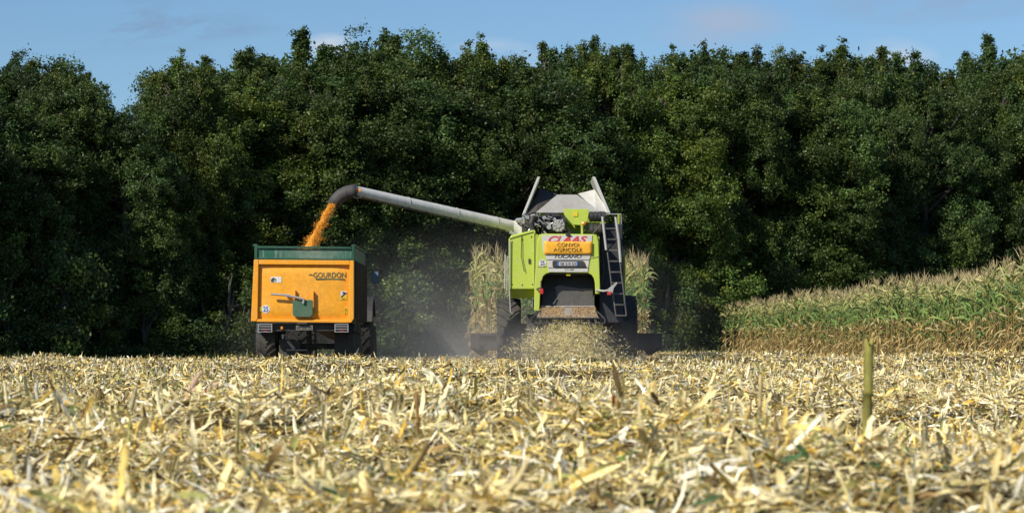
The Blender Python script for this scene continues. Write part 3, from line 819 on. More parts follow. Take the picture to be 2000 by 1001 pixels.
def tree(px, row, label, group, i, lower=1.0):
    d = dtree(px) + row
    x = (px - 1000) / FPX * d
    z0 = gz(x, d)
    H = (tree_top(px, d) - z0) * lower
    t = bpy.data.objects.new('tree', None); COL.objects.link(t); t.location = (x, d, z0)
    t.rotation_euler = (0, 0, random.uniform(0, 6.28))
    sxy = random.uniform(.82, 1.2) if abs(px - 240) > 130 else .74; t.scale = (sxy, sxy, H / 13.0)
    tag(t, label, 'tree', group)
    pr = tree_pr[i % len(tree_pr)]
    link('crown', pr[0], t); link('trunk', pr[1], t)
    return t


front_l = ['leafy tree of the wood past the left edge of the photo', 'leafy tree of the wood past the left edge of the photo',
           'dark leafy tree at the left edge of the photo', 'dark round topped tree second from the left edge', 'lower tree under the notch of sky on the left', 'broad tree just right of the notch of sky on the left',
           'dense tree halfway between the sky notch and the trailer', 'dense dark tree straight behind the orange trailer', 'tall tree behind the stream of grain and the spout', 'tall tree above the grey discharge tube, near its spout end',
           'dark tree above the middle of the discharge tube', 'shadowy tree behind the inner end of the discharge tube', 'tall tree behind the left flap of the grain tank', 'tall tree behind the right flap of the grain tank', 'dark tree directly right of the harvester ladder',
           'brighter green tree where the standing maize begins', 'dark tree behind the low far end of the standing maize', 'dense tree behind the middle of the standing maize slope', 'dark tree behind the rising half of the standing maize', 'tall tree second from the right edge of the photo', 'tall tree at the right edge of the photo',
           'leafy tree of the wood past the right edge of the photo', 'leafy tree of the wood past the right edge of the photo']
pxs = list(range(-240, 2401, 120))
for i, px in enumerate(pxs[:23]):
    jit = random.uniform(-25, 25)
    g_ = 'trees past the left edge' if i < 2 else ('trees past the right edge' if i > 20 else 'front trees of the wood')
    tree(px + jit if i not in (3, 4, 5) else (125, 243, 362)[i - 3], random.uniform(-1.2, 1.2), front_l[i], g_, i, random.uniform(.86, .98) if i != 4 else .97)
back_l = ['treetop of the second row above the left edge of the photo', 'treetop of the second row left of the sky notch', 'treetop of the second row sloping down to the sky notch from the left', 'treetop of the second row rising right of the sky notch', 'flat treetop of the second row left of the trailer',
          'treetop of the second row above the trailer, left part', 'treetop of the second row above the trailer, right part', 'highest treetop of the left half, above the spout', 'feathery treetop with upright shoots above the discharge tube', 'treetop at the pale cloud left of the harvester', 'treetop just left of the grain tank flaps', 'rounded treetop above the harvester',
          'treetop by the gap right of the harvester', 'light green treetop with thin upright shoots right of the harvester', 'light green treetop beneath the small cloud on the right', 'treetop above the far end of the standing maize', 'treetop above the middle of the maize slope', 'spiky treetop above the maize slope', 'treetop dipping near the right end of the wood', 'treetop rising to the right corner', 'treetop above the right edge of the photo']
bx = [-40, 60, 128, 352, 400, 490, 590, 690, 770, 870, 935, 1060, 1170, 1230, 1345, 1450, 1540, 1640, 1720, 1830, 1930]
bx2 = bx + [2030]
for i, px in enumerate(bx):
    tree(px, random.uniform(4.5, 7), back_l[i], 'second row of the wood', i + 3, random.uniform(.965, 1.005))
shl = ['low bushy shrub at the foot of the wood on the far left', 'shrub under the second tree from the left', 'leafy shrub at the foot of the wood below the sky notch', 'pale shrub halfway between the left edge and the trailer', 'shrub touching the trailer on its left', 'dusty shrub seen between tractor and discharge tube',
       'dusty shrub left of the uncut maize', 'shrub right of the uncut maize by the ladder', 'dark shrub where the wood meets the far end of the maize', 'low shrub at the foot of the wood right of the harvester wheels', 'shrub at the foot of the wood left of the trailer wheels', 'second shrub from the left edge']
for i, px in enumerate([30, 200, 290, 350, 440, 790, 890, 1290, 1385, 1335, 475, 110]):
    d = dtree(px) - 3.6; x = (px - 1000) / FPX * d
    t = bpy.data.objects.new('shrub', None); COL.objects.link(t); t.location = (x, d, gz(x, d)); s_ = random.uniform(.9, 1.35); t.scale = (s_ * 1.1, s_, s_ * random.uniform(.8, 1.3)); t.rotation_euler = (0, 0, random.uniform(0, 6.28))
    if i in (8, 9): t.scale = (1.0, 1.0, 1.25)
    tag(t, shl[i], 'shrub', 'shrubs at the foot of the wood')
    pr = shrub_pr[i % 3]; link('crown', pr[0], t); link('stem', pr[1], t)

# the depth of the wood, one mass
wood = Pile()
nn = 21000
px = trng.uniform(-450, 2450, nn); dd = dtree(px) + trng.uniform(7, 16, nn)
x = (px - 1000) / FPX * dd
topz = np.array([tree_top(a, b_) for a, b_ in zip(px, dd)]) * .93 - .3 - 1.6 * np.exp(-((px - 240) / 60) ** 2)
zz = trng.random(nn) ** .8 * topz
V, Fq, C = leaf_cloud(np.stack([x, dd, zz], 1), np.full(nn, .45), 14, trng, .34, np.tile((.055, .10, .028), (nn, 1)) * trng.uniform(.5, 1.3, (nn, 1)))
wood.add(V, Fq, C)
k = 90
px = trng.uniform(-400, 2400, k); dd = dtree(px) + trng.uniform(8, 15, k); x = (px - 1000) / FPX * dd
pts = np.stack([np.stack([x, dd, np.zeros(k)], 1), np.stack([x + trng.normal(0, .3, k), dd, np.full(k, 5.)], 1), np.stack([x + trng.normal(0, .5, k), dd, np.full(k, 9.5)], 1)], 1)
V, Fq = tubes_np(pts, np.tile([.2, .15, .05], (k, 1)), 6); wood.add(V, Fq, np.tile((.06, .05, .035), (len(V), 1)))
o = link('woodland', wood.mesh('woodland', M['leaf'])); tag(o, 'dark depth of the wood behind the front trees', 'woodland', kind='stuff')

un = 11000
px = trng.uniform(-350, 2350, un); dd = dtree(px) - trng.uniform(2.8, 5.2, un); x = (px - 1000) / FPX * dd
tall = .5 + 1.3 * (.5 + .5 * np.sin(px / 37.0) * np.sin(px / 91.0 + 1)) ** 2
zz = ground_z(x, dd) + trng.random(un) * tall
V, Fq, C = leaf_cloud(np.stack([x, dd, zz], 1), np.full(un, .13), 16, trng, .12, np.tile((.06, .11, .03), (un, 1)) * trng.uniform(.5, 1.3, (un, 1)))
ug = Pile(); ug.add(V, Fq, C)
m_ = 9000; px = trng.uniform(-350, 2350, m_); dd = dtree(px) - trng.uniform(3.5, 6.5, m_); x = (px - 1000) / FPX * dd
V, Fq, C = ribbons(np.stack([x, dd, ground_z(x, dd)], 1), trng.uniform(0, 6.28, m_), trng.uniform(1.0, 1.5, m_), trng.uniform(.2, 1.2, m_), trng.uniform(.15, .5, m_), trng.uniform(.012, .03, m_), trng.uniform(-1, 1, m_), trng.normal(0, .5, m_), np.zeros(m_), trng, 4, 2, np.array([(.12, .17, .05), (.34, .30, .12), (.07, .12, .035)])[trng.integers(0, 3, m_)], None, .3)
ug.add(V, Fq, C)
o = link('undergrowth', ug.mesh('undergrowth', M['leaf'])); tag(o, 'rough grass and brambles along the foot of the wood', 'undergrowth', kind='stuff')

# ---------------------------------------------------------------- wheels
def wheel(parent, cx, cy, r, wdt, rim_mat, lugs=22, ground=None, disc_side=1, rub='rubber'):
    cz = (gz(cx, cy) if ground is None else ground) + r - .03
    mb = MB()
    h = wdt / 2; ri = r * .58
    prof = [(-h * .82, ri), (-h, ri + (r - ri) * .35), (-h, r - .10), (-h * .88, r - .035), (-h * .4, r - .02), (0, r - .015), (h * .4, r - .02), (h * .88, r - .035), (h, r - .10), (h, ri + (r - ri) * .35), (h * .82, ri)]
    mb.lathe_x((cx, cy, cz), prof, 48)
    for k in range(lugs):
        for s in (-1, 1):
            a0 = 2 * PI * (k + (.5 if s > 0 else 0)) / lugs; dth = .030 / r
            st = [(0.02, 0.0), (.55, .20), (1.0, .30)]
            rings = []
            for u, da in st:
                x_ = cx + s * h * (u * .98); a = a0 - da * 1.0
                ro = r + .018 - (.03 if u == 1.0 else 0)
                rb = r - .05
                rings.append([Vector((x_, cy + q * math.cos(a + e), cz + q * math.sin(a + e))) for q, e in ((rb, -dth), (ro, -dth * .8), (ro, dth * .8), (rb, dth))])
            for A, B in zip(rings[:-1], rings[1:]):
                mb.hexa([A[0], A[1], A[2], A[3], B[0], B[1], B[2], B[3]])
    global ORG
    w_ = mb.obj('wheel', M[rub], parent)
    w_.data.shade_smooth()
    try: w_.data.set_sharp_from_angle(angle=rad(30))
    except Exception: pass
    rm = MB()
    s = disc_side
    rm.lathe_x((cx, cy, cz), [(-h * .82, ri + .01), (-h * .8, ri - .04), (-h * .5, ri - .07), (0, ri - .09), (h * .5, ri - .07), (h * .8, ri - .04), (h * .82, ri + .01), (h * .7, ri + .01), (-h * .7, ri + .01)], 36)
    rm.lathe_x((cx, cy, cz), [(s * h * .15, ri - .07), (s * h * .30, ri * .6), (s * h * .55, ri * .42), (s * h * .6, .02), (s * h * .5, .02), (s * h * .45, ri * .40), (s * h * .2, ri * .58), (s * h * .05, ri - .07)], 28)
    for q in range(8):
        a = q * PI / 4; y_ = cy + ri * .5 * math.cos(a); z_ = cz + ri * .5 * math.sin(a)
        rm.tube([(cx + s * h * .3, y_, z_), (cx + s * h * .56, y_, z_)], .018, 6)
    rr = rm.obj('rim', rim_mat, w_, smooth=True)
    rr.location = (0, 0, 0)
    return w_


# ================================================================ combine harvester
D = 66.0
loc = P(1108, 700, 69.5); loc = (loc.x, 69.5, gz(loc.x, 69.5))
hv = thing('combine_harvester', 'lime green combine harvester seen from behind, its discharge tube swung out over the trailer', 'combine harvester', loc)
# rear hood: an arch round the outlet
mb = MB()
arch = [(1043, 606), (1044, 560), (1049, 470), (1053, 459), (1060, 456), (1160, 457), (1166, 461), (1169, 472), (1172, 560), (1172, 572), (1163, 574), (1162, 552), (1160, 543), (1156, 537), (1149, 533), (1075, 532), (1067, 534), (1061, 539), (1058, 548), (1055, 575), (1054, 596), (1053, 607)]
mb.prism(arch, D, D + .12)
hood = mb.obj('rear_hood', M['green'], hv, bevel=.018)
mb = MB()      # hood sides and roof behind the face
mb.pbox(1046, 458, 1052, 602, D + .125, D + 1.7); mb.pbox(1166, 462, 1171, 574, D + .125, D + 1.7)
mb.pbox(1052.5, 457.5, 1165.5, 461, D + .125, D + 1.2)
mb.obj('hood_cover', M['green_shaded'], hv, bevel=.01)
mb = MB(); mb.prism([(1058, 459), (1157, 459), (1155, 492), (1151, 508), (1148, 531), (1072, 531), (1068, 508), (1061, 490)], D - .022, D - .003)
wp = mb.obj('white_panel', M['white'], hv, bevel=.006)
mb = MB()      # seams of the panel
mb.bar(P(1067, 507, D - .026), P(1152, 507, D - .026), .012, .006); mb.bar(P(1071, 522.5, D - .026), P(1149, 522.5, D - .026), .012, .006)
mb.bar(P(1152, 505, D - .004), P(1170, 501, D - .004), .012, .006); mb.bar(P(1051, 521, D - .004), P(1068, 521.5, D - .004), .01, .006)
mb.obj('seam', M['dark'], hood)
lettering('lettering', 'CLAAS', 1071, 460.5, 1147, 474, D - .025, M['red_ink'], wp, bold=.03, shear=.35)
lettering('lettering', 'TUCANO', 1083, 497, 1136, 503.5, D - .025, M['ink'], wp, bold=.02, shear=.35)
lettering('lettering', 'C.M. 2680', 1103, 525, 1121, 527.5, D - .025, M['ink'], wp)
mb = MB()      # sagging cloth banner
cols_ = 14
def bz(u, v): return P(1062.5 + 94 * u, 470.5 + 26 * v - 1.2 * math.sin(PI * u) * (1 - v) * -1 + .8 * math.sin(u * 9) * (1 - v), D - .05 - .004 * math.sin(u * 7 + 1) - .003 * math.sin(v * 5))
grid = [[mb.bm.verts.new(bz(i / cols_, j / 5)) for i in range(cols_ + 1)] for j in range(6)]
for j in range(5):
    for i in range(cols_): mb.bm.faces.new([grid[j][i], grid[j][i + 1], grid[j + 1][i + 1], grid[j + 1][i]])
bn = mb.obj('banner', M['banner'], hv, smooth=True); sm_ = bn.modifiers.new('thick', 'SOLIDIFY'); sm_.thickness = .004
lettering('lettering', 'CONVOI', 1088.5, 474, 1131, 481.5, D - .0605, M['brown_ink'], bn, bold=.0)
lettering('lettering', 'AGRICOLE', 1081, 484, 1137, 491, D - .0605, M['brown_ink'], bn, bold=.0)
mb = MB(); mb.pbox(1105, 454, 1112, 460, D - .05, D - .01); mb.pbox(1108, 458.5, 1116, 460.5, D - .06, D - .03); mb.obj('latch', M['dark'], hv, bevel=.01)
mb = MB(); a = P(1059.5, 513.5, D - .005); mb.tube([(a.x, D - .012, a.z), (a.x, D - .003, a.z)], 7.2 / 75.8, 26); s25 = mb.obj('speed_sticker', M['sticker'], hv)
lettering('lettering', '25', 1055.7, 508.5, 1063.5, 518, D - .013, M['ink'], s25, bold=.015)
mb = MB(); mb.prism([(1079, 510), (1081, 508.5), (1138, 508.5), (1141, 511), (1145, 521.5), (1081, 521.5), (1079, 519.5)], D - .06, D - .024); ph = mb.obj('plate_holder', M['dark'], hv, bevel=.012)
mb = MB(); mb.pbox(1088, 511, 1129, 518.5, D - .068, D - .061); npl = mb.obj('number_plate', M['plate'], hv)
mb = MB(); mb.pbox(1088, 511, 1091.5, 518.5, D - .0715, D - .0685); mb.pbox(1126, 511, 1129, 518.5, D - .0715, D - .0685); mb.obj('plate_band', M['blue'], npl)
lettering('lettering', 'GB 210 DS', 1093, 512.3, 1125, 517.3, D - .0715, M['ink'], npl, bold=.015)
# outlet: dark hollow, deflector, tray
mb = MB(); mb.pbox(1054, 533, 1163, 606, D + 1.45, D + 1.5); mb.pbox(1053, 533.5, 1164, 536, D + .13, D + 1.4); mb.obj('outlet_housing', M['dark'], hv)
mb = MB()
def slab(q0, q1, q2, q3, t=.02):      # quad from px/d corners, thickness away from the camera
    pts = [P(*q) for q in (q0, q1, q2, q3)]
    mb.hexa(pts + [p + Vector((0, t, 0)) for p in pts])
slab((1058, 597, D + .30), (1161, 597, D + .30), (1160, 536, D + .75), (1062, 536, D + .75), .03)
mb.obj('straw_deflector', M['deflector'], hv, bevel=.008)
mb = MB(); mb.pbox(1057, 596.5, 1162, 599, D + .18, D + .27); mb.obj('deflector_rib', M['grey'], hv, bevel=.006)
mb = MB(); mb.prism([(1084, 560), (1092, 556), (1130, 562), (1158, 563), (1158, 588), (1088, 588)], D + .42, D + .44); mb.obj('deflector_liner', surface('liner_grey', (.085, .083, .078), .5, dirt=(.14, .13, .11), dirt_amt=.5), hv, bevel=.01)
mb = MB(); mb.pbox(1106, 534, 1114, 538, D + .05, D + .12); mb.obj('warning_sticker', M['yellow'], hv)
mb = MB(); slab((1048, 622, D - .52), (1169, 622, D - .52), (1163, 600, D + .16), (1055, 600, D + .16), .03)
slab((1099, 617, D - .40), (1116, 617, D - .40), (1114, 605, D - .02), (1101, 605, D - .02), .012)
tray = mb.obj('chopper_tray', M['tray'], hv, bevel=.006)
mb = MB()
mb.tube([P(1056, 606, D - .1), P(1050, 611, D - .45), P(1038, 621, D - .6), P(1037, 629, D - .62), P(1043, 631.5, D - .62), P(1110, 632, D - .62), P(1177, 631.5, D - .62), P(1182, 629, D - .62), P(1181, 622, D - .6), P(1170, 611, D - .45), P(1163, 606, D - .1)], .018, 8)
mb.tube([P(1047, 621, D - .55), P(1172, 621, D - .55)], .022, 8)
for i in range(9):
    x_ = 1056 + i * 13.3; mb.bar(P(x_, 622, D - .53), P(x_ - 3 + i * .6, 631, D - .60), .05, .012)
mb.obj('spreader_guard', M['dark'], hv)
# left side panel and its strip
mb = MB(); mb.prism([(993.5, 466), (999, 459), (1040, 449), (1046, 449), (1046, 564.5), (993.5, 564.5)], D + .3, D + 4.6); sp = mb.obj('side_panel', M['green'], hv, bevel=.03)
mb = MB(); mb.hexa([P(994, 565.5, D + .31), P(1045, 565.5, D + .31), P(1043, 566, D + 4.4), P(996, 566, D + 4.4), P(996.5, 582, D + .50), P(1043, 582, D + .50), P(1042, 580, D + 4.2), P(998, 580, D + 4.2)]); mb.prism([(995, 464), (1041, 451), (1041, 452.5), (995, 466)], D + .275, D + .296); mb.obj('panel_fold', M['green_shaded'], sp)
mb = MB(); mb.tube([P(996, 470, D + .25), P(995, 560, D + .25), P(997, 610, D + .25), P(1001, 612, D + .25)], .016, 8); mb.tube([P(987, 497, D + 1.3), P(986, 563, D + 1.3)], .022, 8); mb.tube([P(991, 500, D + 1.3), P(990, 566, D + 1.3)], .014, 8)
mb.obj('side_rail', M['grey'], hv)
mb = MB()
for x_, y_ in ((1000, 472), (1038, 462), (1000, 555), (1040, 555), (1020, 468), (1020, 556)): a = P(x_, y_, D + .3); mb.tube([(a.x, a.y - .012, a.z), (a.x, a.y - .001, a.z)], .018, 8)
mb.pbox(1032, 505, 1036, 514, D + .27, D + .298); mb.bar(P(1044, 456, D + .296), P(1044, 562, D + .296), .012, .006); mb.obj('panel_catch', M['dark'], sp)
mb = MB(); mb.tube([P(1024, 456, D + .6), P(1019, 462, D + .27), P(1018, 500, D + .25), P(1024, 530, D + .25)], .010, 6); mb.tube([P(1165, 470, D + .5), P(1176, 480, D + .45), P(1179, 530, D + .4), P(1170, 575, D + .3)], .016, 7); mb.tube([P(1168, 465, D + .6), P(1182, 500, D + .6), P(1176, 560, D + .55)], .012, 7); mb.obj('hose', M['dark'], hv)
mb = MB(); mb.prism([(1046.5, 606), (1053, 607), (1052, 618), (1044, 617)], D - .02, D + .1); mb.obj('bracket', M['dark'], hv, bevel=.006)
# right side: shadowed bay
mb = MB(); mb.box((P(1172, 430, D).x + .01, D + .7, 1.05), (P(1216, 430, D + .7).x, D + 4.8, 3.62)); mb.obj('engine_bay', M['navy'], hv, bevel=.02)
mb = MB(); mb.pbox(1217, 488, 1221.5, 592, D + .9, D + 4.6); mb.pbox(1206.5, 418, 1210.5, 447, D + .75, D + .95); mb.obj('right_panel', M['green_shaded'], hv, bevel=.01)
# core body
mb = MB(); mb.box((P(1054, 600, D).x, D + 1.72, 1.0), (P(1164, 600, D).x, D + 5.0, 3.15)); mb.box((P(1030, 600, D).x, D + 3.2, .85), (P(1190, 600, D).x, D + 4.9, 1.3)); mb.obj('body', M['dark'], hv, bevel=.03)
# engine
mb = MB(); er = random.Random(3)
mb.pbox(1054, 420, 1104, 455.5, D + .9, D + 1.9)
for i in range(44):
    x_ = er.uniform(1026, 1102); y_ = er.uniform(418, 452); d_ = D + er.uniform(.55, .88)
    a = P(x_, y_, d_)
    if er.random() < .5: mb.tube([a, a + Vector((er.uniform(-.25, .25), er.uniform(-.1, .1), er.uniform(-.2, .2))), a + Vector((er.uniform(-.3, .3), .1, er.uniform(-.3, .1)))], er.uniform(.015, .05), 8)
    else: s_ = er.uniform(.05, .13); mb.box((a.x - s_, d_, a.z - s_ * .7), (a.x + s_, d_ + .2, a.z + s_ * .7))
mb.tube([P(1040, 452, D + .5), P(1037, 436, D + .5), P(1041, 424, D + .55), P(1052, 421, D + .6)], .075, 12)
eng = mb.obj('engine', M['dark'], hv, bevel=.008)
mb = MB()
for i in range(26):
    x_ = er.uniform(1024, 1100); y_ = er.uniform(418, 452); a = P(x_, y_, D + er.uniform(.42, .55))
    mb.tube([a, a + Vector((er.uniform(-.2, .2), 0, er.uniform(-.15, .15)))], er.uniform(.008, .028), 7)
for px_, py_, r_ in ((1063, 425, .05), (1072, 443, .06), (1030, 424, .05), (1083, 428, .045)): a = P(px_, py_, D + .5); mb.disc_y((a.x, a.y, a.z), r_, .08, 16)
mb.obj('engine_pipework', M['steel'], eng)
mb = MB(); a = P(1091, 440, D + .20); mb.disc_y((a.x, a.y, a.z), .155, .25, 30); mb.disc_y((a.x, a.y - .02, a.z), .06, .02, 20)
for k_ in range(8): q = k_ * PI / 4; mb.bar((a.x + .065 * math.cos(q), a.y - .01, a.z + .065 * math.sin(q)), (a.x + .14 * math.cos(q), a.y - .01, a.z + .14 * math.sin(q)), .012, .016)
mb.obj('pulley', M['grey'], hv, smooth=True)
mb = MB()
for (y_, r_) in ((423, .135), (448, .14)):
    a = P(1151, y_, D + .55)
    for i in range(4): mb.tube([(a.x + i * .105, a.y, a.z), (a.x + i * .105 + .09, a.y, a.z)], r_, 20)
    mb.tube([(a.x, a.y, a.z), (a.x + .42, a.y, a.z)], r_ * .85, 20)
mb.obj('air_cylinder', M['dark'], hv, smooth=True)
mb = MB()
for i in range(9):
    a = P(er.uniform(1140, 1152), er.uniform(436, 455), D + .5); mb.tube([a, a + Vector((er.uniform(-.1, .1), .03, er.uniform(-.08, .08)))], .014, 6)
mb.tube([P(1158, 456, D + .3), P(1180, 430, D + .3)], .010, 6); mb.obj('hydraulic_fitting', M['ladder'], hv)
mb = MB(); a = P(1140, 436, D + .42); mb.lathe_x((a.x, a.y, a.z), [(-.055, .001), (-.05, .045), (0, .062), (.05, .045), (.055, .001)], 18, False); mb.obj('beacon', M['amber'], hv, smooth=True)
mb = MB(); mb.prism([(1100, 408), (1150, 408), (1150, 416), (1148, 430), (1138, 440), (1113, 438), (1104, 430)], D + 1.3, D + 1.4); mb.pbox(1135, 432, 1139, 457, D + .9, D + 1.25); tb = mb.obj('tank_wall', M['green'], hv, bevel=.01)
mb = MB(); mb.pbox(1119, 413.5, 1128, 422, D + 1.28, D + 1.297); mb.obj('sticker', M['yellow'], tb)
# grain tank and its flaps
mb = MB(); mb.box((P(1035, 600, D + 2).x, D + 1.7, 2.7), (P(1182, 600, D + 2).x, D + 4.4, P(0, 416, D + 2).z)); mb.obj('grain_tank', M['green_shaded'], hv, bevel=.03)
mb = MB()
def quad3(a, b_, c_, d_, t=.03): mb.hexa([a, b_, c_, d_] + [p + Vector((0, t, 0)) for p in (a, b_, c_, d_)])
quad3(P(1046, 415, D + 1.55), P(1176, 415, D + 1.55), P(1127, 380, D + 2.2), P(1088, 380, D + 2.2)); mb.obj('rear_flap', M['grey'], hv, bevel=.006)
mb = MB(); quad3(P(1164, 410, D + 1.62), P(1190, 416, D + 1.75), P(1161, 370, D + 2.35), P(1128.5, 378, D + 2.25), .02); mb.obj('corner_cloth', M['white'], hv)
mb = MB(); quad3(P(1027, 418, D + 1.75), P(1048, 413, D + 1.62), P(1087, 378.5, D + 2.25), P(1055, 368, D + 2.35), .02); mb.obj('corner_cloth', M['dark'], hv)  # left cloth painted dark for its shade, the right one left white
for (xb, yb, xt, yt) in ((1022, 420, 1052.5, 345), (1190, 416, 1160, 345)):
    mb = MB(); a = P(xb, yb, D + 1.7); b_ = P(xt, yt, D + 1.7); e = Vector((.035, 0, 0))
    mb.hexa([a - e, a + e, b_ + e, b_ - e] + [p + Vector((0, 2.1, 0)) for p in (a - e, a + e, b_ + e, b_ - e)])
    mb.obj('side_flap', M['white'], hv, bevel=.008)
# front flap (far side)
mb = MB(); quad3(P(1046, 412, D + 4.3), P(1172, 412, D + 4.3), P(1135, 388, D + 4.0), P(1085, 388, D + 4.0)); mb.obj('front_flap', M['grey'], hv)
# discharge tube
mb = MB()
T0 = P(1003, 443, D + 3.0); T1 = P(688, 372, D - .3)
mb.tube([T0, T0.lerp(T1, .5), T1], [.165, .153, .140], 22)
au = mb.obj('discharge_tube', M['auger'], hv, smooth=True)
mb = MB(); dr = (T1 - T0).normalized()
for f_ in (0.0, .12, .37, .67, .985):
    c_ = T0.lerp(T1, f_); rr_ = .165 + (.140 - .165) * f_ + .011; mb.tube([c_ - dr * .012, c_ + dr * .012], rr_, 24)
mb.obj('flange', M['grey'], au, bevel=.005)
mb = MB(); off = Vector((0, -.12, -.155)); mb.tube([T0.lerp(T1, .05) + off, T0.lerp(T1, .5) + off * .92, T0.lerp(T1, .97) + off * .8], .014, 6)
for f_ in (.1, .25, .4, .55, .7, .85, .96): c_ = T0.lerp(T1, f_); mb.tube([c_ + off * .7, c_ + off * 1.05], .022, 6)
mb.tube([T1 + Vector((.35, -.1, -.12)), T1 + Vector((.12, -.12, -.22)), T1 + Vector((-.02, -.1, -.10))], .012, 6)
mb.obj('hydraulic_pipe', M['dark'], au)
mb = MB(); a = T1 - dr * .12; mb.box((a.x - .0, a.y - .165, a.z - .02), (a.x + .12, a.y - .145, a.z + .06)); mb.obj('yellow_sticker', M['amber'], au)
mb = MB(); ctrl = [(697, 372), (688, 373.5), (677, 376), (666, 382), (656, 391), (648.5, 402)]
mb.tube([P(x_, y_, D - .3) for x_, y_ in ctrl], [.165, .17, .175, .178, .165, .155], 24, cap=False)
hs = mb.obj('spout', M['hose'], hv, smooth=True); s_ = hs.modifiers.new('wall', 'SOLIDIFY'); s_.thickness = .015
# turret where the tube leaves the tank
mb = MB(); mb.tube([P(1003, 443, D + 3.0), P(1016, 446, D + 3.0), P(1022, 456, D + 3.0), P(1022, 500, D + 3.0)], [.20, .21, .21, .19], 20); mb.obj('turret', M['auger'], hv, smooth=True)
mb = MB(); mb.tube([P(995, 453, D + 2.6), P(1012, 460, D + 2.6)], .05, 10); mb.tube([P(1010, 430, D + 2.5), P(1030, 428, D + 2.2)], .06, 10); mb.tube([P(1022, 420, D + 1.2), P(1027, 448, D + 1.2)], .035, 8); mb.tube([P(1030, 418, D + 1.2), P(1012, 436, D + 1.6)], .03, 8); mb.obj('tube_ram', M['steel'], hv, smooth=True)
# ladder
def rail_pts(l): return [P(x_, y_, d_) for x_, y_, d_ in l]
mb = MB(); mb.tube(rail_pts([(1177, 422, D + .25), (1182, 460, D + .18), (1188, 505, D + .08), (1195, 560, D - .02), (1203, 616, D - .1)]), .020, 8); mb.tube(rail_pts([(1201, 422, D + .25), (1205, 460, D + .18), (1210, 505, D + .08), (1217, 560, D - .02), (1223.5, 616, D - .1)]), .020, 8)
ld = mb.obj('ladder', M['ladder'], hv)
mb = MB(); mb.tube(rail_pts([(1176.5, 423, D + .2), (1184, 488, D + .06)]), .032, 8); mb.tube(rail_pts([(1202.5, 424, D + .2), (1209, 470, D + .1), (1212, 512, D + 0)]), .034, 8); mb.obj('ladder_handrail', M['grey'], ld)
for i in range(9):
    y_ = 446 + i * 21.2; f_ = (y_ - 422) / 194; dd_ = D + .25 - .35 * f_
    mb = MB(); mb.bar(P(1177 + 26 * f_, y_, dd_), P(1201 + 22.5 * f_, y_, dd_), .035, .06); mb.obj('rung', M['ladder'], ld)
mb = MB(); mb.tube(rail_pts([(1213, 420, D + .8), (1214, 470, D + .8), (1216, 500, D + .8)]), .018, 8); mb.tube(rail_pts([(1184, 418, D + 1.0), (1213, 418, D + 1.0), (1213, 425, D + .9)]), .015, 8); mb.obj('platform_rail', M['grey'], hv)
# right marker arm and lamp, left lamp
mb = MB(); mb.tube([P(1164, 566, D), P(1180, 568, D - .1), P(1190, 566, D - .15)], .028, 8); mb.prism([(1186, 565), (1196, 557), (1204, 550), (1206, 553), (1199, 562), (1196, 572), (1190, 573)], D - .2, D - .17); arm = mb.obj('lamp_arm', M['grey'], hv, bevel=.005)
mb = MB(); mb.pbox(1186, 569, 1193.5, 575.5, D - .25, D - .205); mb.obj('tail_lamp', M['red'], hv, bevel=.006)
mb = MB(); mb.tube([P(1048, 565, D - .05), P(1055, 562, D - .08)], .025, 8); mb.tube([P(1057, 548, D - .06), P(1057, 565, D - .06)], .02, 8); mb.obj('lamp_bracket', M['dark'], hv)
mb = MB(); mb.pbox(1054.5, 563, 1061, 573.5, D - .12, D - .07); mb.obj('tail_lamp', M['red'], hv, bevel=.006)
# wheels and axles
for cx_, s_ in ((P(994, 600, 69.7).x, -1), (P(1222, 600, 69.7).x, 1)):
    wheel(hv, cx_, 70.6, .92, .66, M['white'], 20, disc_side=s_)
for cx_, s_ in ((P(1046, 600, 67.6).x, -1), (P(1172, 600, 67.6).x, 1)):
    wheel(hv, cx_, 67.9, .60, .44, M['white'], 18, disc_side=s_)
mb = MB(); mb.box((P(1046, 0, 67.6).x, 67.75, .5), (P(1172, 0, 67.6).x, 68.05, .72)); mb.box((P(994, 0, 69.7).x, 70.4, .75), (P(1222, 0, 69.7).x, 70.8, 1.05)); mb.obj('axle', M['dark'], hv, bevel=.02)
# cab in front, seen only from the side
mb = MB(); cx_ = 1.42
mb.box((cx_ - .85, 71.1, 1.5), (cx_ + .85, 72.8, 1.75)); mb.box((cx_ - .9, 71.0, 3.3), (cx_ + .9, 73.0, 3.5))
for sx_ in (-.8, .8):
    for sy_ in (71.15, 72.7): mb.box((cx_ + sx_ - .04, sy_, 1.75), (cx_ + sx_ + .04, sy_ + .08, 3.3))
cb = mb.obj('cab', M['white'], hv, bevel=.03)
mb = MB(); mb.box((cx_ - .75, 71.2, 1.76), (cx_ + .75, 72.68, 3.29)); mb.obj('window', M['glass'], cb)
